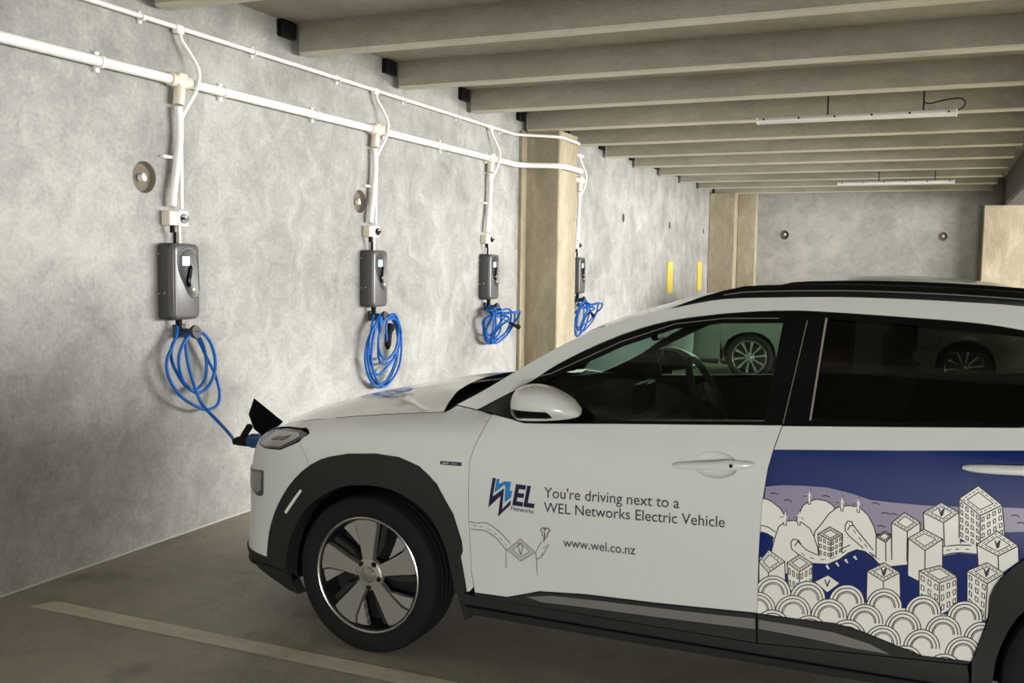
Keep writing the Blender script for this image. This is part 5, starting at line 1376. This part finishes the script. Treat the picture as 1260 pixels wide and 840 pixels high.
w 2276,428 2275,442 2271,455 2265,466 2256,475 2246,481 2235,484 2223,483 2212,480 2201,473 2192,463 2184,452 2179,439 2176,425 2177,411 2198,388 2258,398
k 2276,428 2275,442 2271,455 2265,466 2256,475 2246,481 2235,484 2223,483 2212,480 2201,473 2192,463 2184,452 2179,439 2176,425 2177,411
k 2267,428 2266,439 2263,449 2258,458 2251,466 2243,471 2234,473 2224,473 2214,470 2206,464 2198,456 2192,447 2187,436 2185,425 2186,413
k 2257,427 2256,439 2251,449 2244,456 2235,461 2225,461 2215,457 2206,450 2199,440 2196,428 2196,416
k0.7 2253,427 2252,437 2248,446 2242,452 2234,456 2225,456 2216,453 2209,447 2203,438 2200,428 2200,417
w 1648,364 1647,378 1643,392 1636,403 1627,413 1615,419 1602,422 1588,422 1574,418 1562,410 1550,400 1541,388 1535,374 1531,359 1531,345 1556,320 1626,332
k 1648,364 1647,378 1643,392 1636,403 1627,413 1615,419 1602,422 1588,422 1574,418 1562,410 1550,400 1541,388 1535,374 1531,359 1531,345
k 1638,363 1637,375 1634,386 1628,395 1620,403 1611,408 1600,411 1589,410 1577,407 1567,401 1557,393 1550,383 1545,372 1542,359 1542,347
k 1626,362 1625,375 1620,385 1612,393 1601,398 1589,398 1577,394 1567,386 1559,376 1554,363 1554,350
k0.7 1622,362 1621,373 1616,382 1609,389 1599,393 1589,393 1579,390 1570,383 1563,374 1559,363 1559,352
w 1768,364 1767,378 1763,391 1756,403 1747,412 1736,418 1723,421 1710,421 1696,417 1684,410 1673,400 1664,388 1658,374 1655,360 1655,345 1679,321 1747,333
k 1768,364 1767,378 1763,391 1756,403 1747,412 1736,418 1723,421 1710,421 1696,417 1684,410 1673,400 1664,388 1658,374 1655,360 1655,345
k 1758,363 1757,375 1754,386 1748,395 1741,403 1731,408 1721,410 1710,410 1699,407 1689,401 1680,393 1673,383 1668,372 1665,360 1665,348
k 1747,362 1746,375 1740,385 1732,393 1722,398 1710,398 1699,394 1689,386 1681,376 1677,363 1676,351
k0.7 1742,362 1741,373 1737,382 1730,389 1721,393 1711,393 1701,389 1692,383 1685,374 1681,363 1681,352
w 1887,370 1886,384 1882,397 1875,408 1866,417 1855,424 1843,427 1830,426 1817,422 1805,416 1794,406 1786,394 1780,380 1777,366 1777,352 1800,328 1866,339
k 1887,370 1886,384 1882,397 1875,408 1866,417 1855,424 1843,427 1830,426 1817,422 1805,416 1794,406 1786,394 1780,380 1777,366 1777,352
k 1877,369 1876,381 1873,391 1868,401 1860,408 1851,413 1841,416 1830,415 1820,412 1810,407 1801,399 1794,389 1789,378 1787,366 1787,354
k 1866,368 1865,381 1860,391 1852,399 1842,403 1831,403 1820,399 1810,392 1802,382 1798,370 1798,357
k0.7 1862,368 1861,379 1856,388 1849,395 1841,398 1831,399 1821,395 1813,389 1806,380 1803,369 1802,358
w 1993,369 1992,383 1988,396 1982,407 1973,416 1962,422 1950,425 1937,424 1925,421 1913,414 1902,404 1894,392 1888,379 1886,365 1886,351 1908,327 1973,338
k 1993,369 1992,383 1988,396 1982,407 1973,416 1962,422 1950,425 1937,424 1925,421 1913,414 1902,404 1894,392 1888,379 1886,365 1886,351
k 1983,368 1983,379 1979,390 1974,399 1967,407 1958,412 1948,414 1938,414 1927,411 1918,405 1909,397 1902,387 1898,376 1895,365 1895,353
k 1973,367 1971,379 1967,390 1959,397 1949,402 1938,402 1927,398 1918,391 1911,380 1907,368 1906,356
k0.7 1968,367 1967,377 1963,386 1956,393 1948,397 1938,397 1929,394 1921,387 1914,378 1911,368 1911,357
w 2108,375 2107,389 2103,401 2096,413 2088,421 2077,427 2066,430 2053,430 2041,426 2030,419 2020,410 2012,398 2006,385 2003,371 2004,357 2026,334 2088,345
k 2108,375 2107,389 2103,401 2096,413 2088,421 2077,427 2066,430 2053,430 2041,426 2030,419 2020,410 2012,398 2006,385 2003,371 2004,357
k 2098,374 2098,386 2094,396 2089,405 2082,412 2073,417 2064,420 2054,419 2044,416 2034,411 2026,403 2020,393 2015,383 2013,371 2013,360
k 2088,374 2087,385 2082,396 2074,403 2065,407 2054,408 2044,404 2035,396 2028,386 2024,375 2023,362
k0.7 2084,373 2083,384 2079,392 2072,399 2064,403 2054,403 2045,400 2037,393 2031,384 2028,374 2028,364
w 2226,372 2225,385 2222,398 2215,409 2207,418 2197,424 2185,427 2173,426 2162,422 2151,416 2141,406 2133,395 2128,382 2125,368 2126,354 2147,331 2208,342
k 2226,372 2225,385 2222,398 2215,409 2207,418 2197,424 2185,427 2173,426 2162,422 2151,416 2141,406 2133,395 2128,382 2125,368 2126,354
k 2217,371 2217,382 2214,393 2208,402 2201,409 2193,414 2184,416 2174,416 2164,413 2155,407 2147,399 2141,390 2137,379 2134,368 2135,357
k 2207,370 2206,382 2201,392 2194,400 2185,404 2174,404 2164,400 2155,393 2149,383 2145,371 2145,359
k0.7 2203,370 2202,380 2198,389 2192,396 2184,399 2175,399 2166,396 2158,390 2152,381 2149,371 2149,361
w 1832,312 1831,326 1827,338 1820,350 1810,359 1799,365 1787,368 1773,367 1760,364 1748,356 1737,347 1729,335 1723,321 1720,307 1720,293 1743,268 1811,280
k 1832,312 1831,326 1827,338 1820,350 1810,359 1799,365 1787,368 1773,367 1760,364 1748,356 1737,347 1729,335 1723,321 1720,307 1720,293
k 1822,311 1821,322 1817,333 1812,342 1804,350 1795,355 1785,357 1774,357 1763,353 1753,348 1744,339 1737,330 1732,319 1730,307 1730,295
k 1810,310 1809,322 1804,332 1796,340 1786,344 1774,344 1763,340 1753,333 1746,323 1742,311 1741,298
k0.7 1806,310 1805,320 1800,329 1793,336 1784,339 1774,340 1765,336 1756,330 1750,321 1746,310 1746,300
w 1946,310 1945,324 1942,336 1935,347 1926,356 1915,362 1903,365 1890,365 1877,361 1865,354 1855,344 1846,332 1841,319 1838,305 1838,291 1861,267 1926,279
k 1946,310 1945,324 1942,336 1935,347 1926,356 1915,362 1903,365 1890,365 1877,361 1865,354 1855,344 1846,332 1841,319 1838,305 1838,291
k 1937,309 1936,320 1933,331 1927,340 1920,347 1911,352 1901,354 1890,354 1880,351 1870,345 1862,337 1855,328 1850,317 1848,305 1848,294
k 1926,308 1925,320 1920,330 1912,338 1902,342 1891,342 1880,338 1870,331 1863,321 1859,309 1859,297
k0.7 1922,308 1920,318 1916,327 1909,334 1901,337 1891,337 1881,334 1873,328 1867,319 1863,309 1863,298
w 2063,314 2062,328 2058,340 2051,351 2043,360 2032,366 2020,369 2008,368 1995,365 1984,358 1974,348 1966,336 1960,323 1957,310 1957,296 1980,272 2043,284
k 2063,314 2062,328 2058,340 2051,351 2043,360 2032,366 2020,369 2008,368 1995,365 1984,358 1974,348 1966,336 1960,323 1957,310 1957,296
k 2053,313 2053,324 2049,335 2044,344 2037,351 2028,356 2018,358 2008,358 1998,355 1989,349 1980,341 1974,332 1969,321 1967,310 1967,298
k 2043,313 2042,324 2037,334 2029,342 2019,346 2009,346 1998,342 1989,335 1982,325 1978,313 1978,301
k0.7 2039,312 2038,322 2033,331 2027,338 2018,341 2009,341 2000,338 1992,332 1985,323 1982,313 1982,302
w 2176,308 2175,321 2172,334 2165,345 2157,353 2146,359 2135,362 2123,361 2111,358 2099,351 2090,341 2082,330 2076,317 2074,303 2074,290 2096,266 2157,278
k 2176,308 2175,321 2172,334 2165,345 2157,353 2146,359 2135,362 2123,361 2111,358 2099,351 2090,341 2082,330 2076,317 2074,303 2074,290
k 2167,307 2166,318 2163,328 2158,337 2151,344 2143,349 2133,351 2123,351 2113,348 2104,342 2096,335 2090,325 2085,315 2083,304 2083,292
k 2157,306 2156,318 2151,328 2144,335 2134,339 2124,339 2113,336 2104,328 2098,318 2094,307 2093,295
k0.7 2153,306 2152,316 2148,325 2141,331 2133,335 2124,335 2115,331 2107,325 2101,317 2098,307 2098,296
"""
slot = {'b': 0, 'l': 1, 'w': 2, 'k': 3}
items = []
for ln in ART.strip().split('\n'):
    q = ln.split(); m = q[0]; pts = [tuple(int(c)/1000. for c in t.split(',')) for t in q[1:]]
    if m[0] == 'k':
        w = .0034*(float(m[1:]) if len(m) > 1 else 1.)
        for quad in ribbon(pts, w): items.append((3, quad))
    else: items.append((slot[m], pts))
v2, f2, mi = paint_mesh(items)
gobj = obj('city_print', [S(a, b, .0014) for a, b in v2], f2, ['print_blue', 'print_lilac', 'print_white', 'print_ink'], rear_door, 60, mi)
gobj['label'] = 'printed line drawing of a city over blue sea'
def lettering(name, text, s0, z0, s1, z1, mat, parent, height=None, shear=0., bold=0.):
    cu = bpy.data.curves.new(name, 'FONT'); cu.body = text; cu.shear = shear; cu.offset = bold; cu.resolution_u = 4
    to = bpy.data.objects.new(name, cu); COL.objects.link(to)
    dg = bpy.context.evaluated_depsgraph_get(); me = bpy.data.meshes.new_from_object(to.evaluated_get(dg))
    bpy.data.objects.remove(to); bpy.data.curves.remove(cu)
    xs = [v.co.x for v in me.vertices]; x0, x1 = min(xs), max(xs); k = (s1-s0)/(x1-x0); kz = height/.73 if height else k
    vs_ = []
    for v in me.vertices:
        t = (v.co.x-x0)/(x1-x0); vs_.append(S(s0+(s1-s0)*t, z0+(z1-z0)*t+v.co.y*kz, .0016))
    fs = [tuple(p.vertices) for p in me.polygons]; bpy.data.meshes.remove(me)
    return obj(name, vs_, fs, mat, parent, 0)
lettering('lettering', "You're driving next to a", .766, .722, 1.268, .738, 'print_grey', front_door, .040, 0, .004)
lettering('lettering', 'WEL Networks Electric Vehicle', .766, .666, 1.426, .690, 'print_grey', front_door, .040, 0, .004)
lettering('lettering', 'www.wel.co.nz', .840, .545, 1.112, .551, 'print_grey', front_door, .036, 0, .004)
# the WEL emblem
def lp(px, py): return (.538+(px-130)/800*.188+(0), .664+(600-py)/400*.103+ (px-130)/800*.0)
LOGO = [('print_navy', [(215, 175), (275, 180), (225, 450), (420, 310), (390, 620), (540, 470), (535, 540), (310, 745), (360, 430), (135, 630), (150, 590)]),
        ('print_cyan', [(285, 190), (335, 180), (330, 260), (420, 210), (540, 205), (515, 340), (560, 330), (545, 430), (430, 520), (440, 275), (255, 385)])]
for m_, pts in LOGO: panel('emblem', [lp(*p) for p in pts], m_, front_door, d=.0017 if m_ == 'print_navy' else .0016, thick=0, gap=0, grid=.05)
panel('emblem_gap', [lp(*p) for p in [(250, 395), (410, 270), (428, 262), (415, 560), (400, 600), (425, 330), (415, 312), (240, 440)]], 'paint', front_door, d=.00185, thick=0, gap=0, grid=.05)
lettering('emblem_lettering', 'EL', lp(560, 0)[0], lp(0, 530)[1], lp(945, 0)[0], lp(0, 538)[1], 'print_navy', front_door, .079, .22, .035)
lettering('emblem_lettering', 'Networks', lp(545, 0)[0], lp(0, 620)[1], lp(925, 0)[0], lp(0, 632)[1], 'print_navy', front_door, .017, 0, .01)
RD = []
def ink(pts, w=.0026): RD.extend(ribbon(pts, w))
ink(smooth2([(.460, .595), (.489, .592), (.53, .597), (.556, .587), (.592, .563), (.628, .53)], 4)); ink(smooth2([(.467, .564), (.502, .566), (.535, .562), (.575, .539), (.607, .504)], 4))
for a, b in (((.478, .579), (.490, .580)), ((.503, .580), (.515, .579)), ((.535, .576), (.548, .570)), ((.562, .562), (.572, .555)), ((.585, .545), (.595, .536)), ((.605, .526), (.612, .519))): ink([a, b], .0022)
dia = [(.67, .551), (.729, .508), (.669, .465), (.614, .502)]; cc = (.671, .507)
for k in (1., .82, .62): ink([(cc[0]+(a-cc[0])*k, cc[1]+(b-cc[1])*k) for a, b in dia+dia[:1]], .0024 if k != .82 else .0016)
ink([(.664, .535), (.660, .520), (.669, .490), (.678, .518), (.674, .535)], .0032)
ink([(.61, .505), (.609, .431)]); ink([(.731, .508), (.736, .421)])
ink(smooth2([(.732, .512), (.742, .530), (.750, .546), (.759, .553)], 3)); ink(smooth2([(.732, .483), (.745, .487), (.758, .5), (.772, .525), (.782, .547)], 3)); ink([(.752, .500), (.757, .512)], .002); ink([(.762, .525), (.766, .537)], .002)
ink([(.764, .556), (.768, .588)], .005); ink([(.758, .575), (.757, .590), (.752, .598), (.762, .607), (.770, .600), (.781, .609), (.789, .600), (.782, .592), (.778, .578), (.770, .566)], .0036); ink([(.764, .590), (.772, .612)], .003)
V = []; F = []
for q in RD:
    n0 = len(V); V += [S(a, b, .0016) for a, b in q]; F.append((n0, n0+1, n0+2, n0+3))
obj('road_print', V, F, 'print_grey', front_door, 0)

# ============================================================ silver car farther down the garage
CAR.update(ax=1.53, cy=14.72, sx=1.05, sz=.985)
car2 = thing('car', (2.9, 14.72, 0), 'silver car parked farther back, seen through the windows of the white car', 'car')
def hb(s): return shoulder(s)
BODY_F = [(-.33, .25), (-.40, .25)]+[(-.345-.01, .30), (-.36, .42), (-.30, .55), (-.20, .63), (-.08, .675), (.04, .685), (.16, .66), (.26, .59), (.32, .48), (.345, .36), (.35, .25), (.48, .25), (.46, .6), (.46, .85), (.522, 1.0), (.435, 1.003), (.339, 1.0)]+Sh[::-1]+[(-.36, .84), (-.40, .80), (-.40, .55)]
BUMP2 = [(S0, .77), (-1.2, .775), (-1.0, .785), (-.75, .80), (-.56, .745), (-.40, .80), (-.40, .55), (-.41, .25), (-.7, .22), (S0, .22)]
LAMP2 = [(-.90, .775), (-.72, .735), (-.56, .742), (-.42, .80), (-.37, .845), (-.45, .862), (-.62, .845), (-.90, .805)]
D1 = [(.462, .25)]+[(.46, .6), (.46, .85), (.522, 1.0)]+BELT[:5]+[(1.596, 1.043), (1.56, .9), (1.541, .6), (1.54, .25)]
D2 = [(1.544, .25), (1.545, .6), (1.565, .9), (1.60, 1.043)]+BELT[6:]+[(2.40, 1.093), (2.42, 1.03), (2.37, .85), (2.30, .68), (2.235, .5), (2.225, .25)]
Q2 = [(2.229, .25), (2.24, .5), (2.305, .68), (2.375, .85), (2.425, 1.03), (2.40, 1.095), (2.6, 1.12), (2.8, 1.19), (2.9, 1.25), (3.2, 1.335), (S1, 1.335), (S1, .25), (2.96, .25), (2.955, .36), (2.92, .48), (2.86, .58), (2.76, .655), (2.64, .685), (2.52, .675), (2.42, .63), (2.33, .55), (2.275, .42), (2.26, .32), (2.255, .25)]
for side in (-1, 1):
    panel('body_shell', SHELL, 'black_matt', car2, d=-.022, side=side, thick=0, gap=0, grid=.08)
    panel('front_fender', BODY_F, 'silver', car2, side=side, grid=.06)
    bmp = panel('front_bumper', BUMP2, 'silver', car2, side=side, grid=.06)
    panel('bumper_lip', [(S0, .255), (-.7, .255), (-.42, .275), (-.42, .235), (-.7, .20), (S0, .20)], 'clad', bmp, d=.008, side=side, thick=.03)
    panel('bonnet_edge', [(S0, shoulder(S0))]+[(s, shoulder(s)) for s in np.linspace(-1.3, -.335, 12)]+[(-.36, .86), (-.45, .866), (-.62, .85), (-.90, .81), (-1.2, .778), (S0, .772)], 'silver', car2, side=side)
    panel('headlamp', LAMP2, 'lamp_glass', car2, d=.004, side=side)
    panel('front_door', D1, 'silver', car2, side=side, grid=.06); panel('rear_door', D2, 'silver', car2, side=side, grid=.06)
    panel('rear_quarter', Q2, 'silver', car2, side=side, grid=.06)
    panel('sill', [(.36, .26), (2.25, .26), (2.25, .20), (.36, .20)], 'silver', car2, d=.006, side=side, thick=.04)
    panel('roof_side', RAILP, 'silver', car2, side=side)
    w2 = panel('window_frame', DLO, 'black_gloss', car2, holes=[GLF, GLR], d=-.004, side=side, thick=.03)
    panel('front_glass', GLF, 'glass', w2, d=-.012, side=side, thick=0, gap=-.002); panel('rear_glass', GLR, 'privacy', w2, d=-.012, side=side, thick=0, gap=-.002)
    for u in (0, 2.6):
        make_wheel(car2, (CAR['ax']+u*1.05, CAR['cy']+side*.79, WR-.005), side > 0, 'ten', 9)
        wheel_well(car2, u, side)
hood_mesh('silver', car2)
loft_top('scuttle_panel', [(.20, .962), (.30, .985), (.345, 1.0)], [.10, .08, .07], [.035, .03, .02], 2.4, 'black_matt', car2)
loft_top('windscreen', ws, list(np.linspace(.07, .05, 14)), list(np.linspace(.02, .03, 14)), 2.2, 'windscreen', car2)
loft_top('roof', [(s, rt(s)-.002) for s in rs], [.05*(1-t)**2-.06*t*t for t in np.linspace(0, 1, 24)], [.032]*24, 2.2, 'silver', car2)
ax2 = CAR['ax']
MB().box(ax2-.45, ax2+3.2, 14.72-.55, 14.72+.55, .17, .30, .02).obj('underbody', 'black_matt', car2)
MB().loft([[(ax2+.40, y, .6), (ax2+.38, y, .90), (ax2+.55, y, .955), (ax2+.93, y, .88), (ax2+.80, y, .60)] for y in (14.72-.74, 14.72+.74)]).obj('dashboard', 'dash', car2)
for dy in (-.37, .37):
    MB().loft([[(ax2+1.60+a*.35, 14.72+dy-.23*w, .45+a*.85), (ax2+1.74+a*.33, 14.72+dy-.23*w, .45+a*.85), (ax2+1.74+a*.33, 14.72+dy+.23*w, .45+a*.85), (ax2+1.60+a*.35, 14.72+dy+.23*w, .45+a*.85)] for a, w in ((0, 1), (.7, .95), (1, .55))]).obj('front_seat', 'seat', car2)
    MB().box(ax2-.6+3.2, ax2-.5+3.3, 14.72+dy-.25, 14.72+dy+.25, .5, 1.1, .04).obj('rear_seat', 'seat', car2)
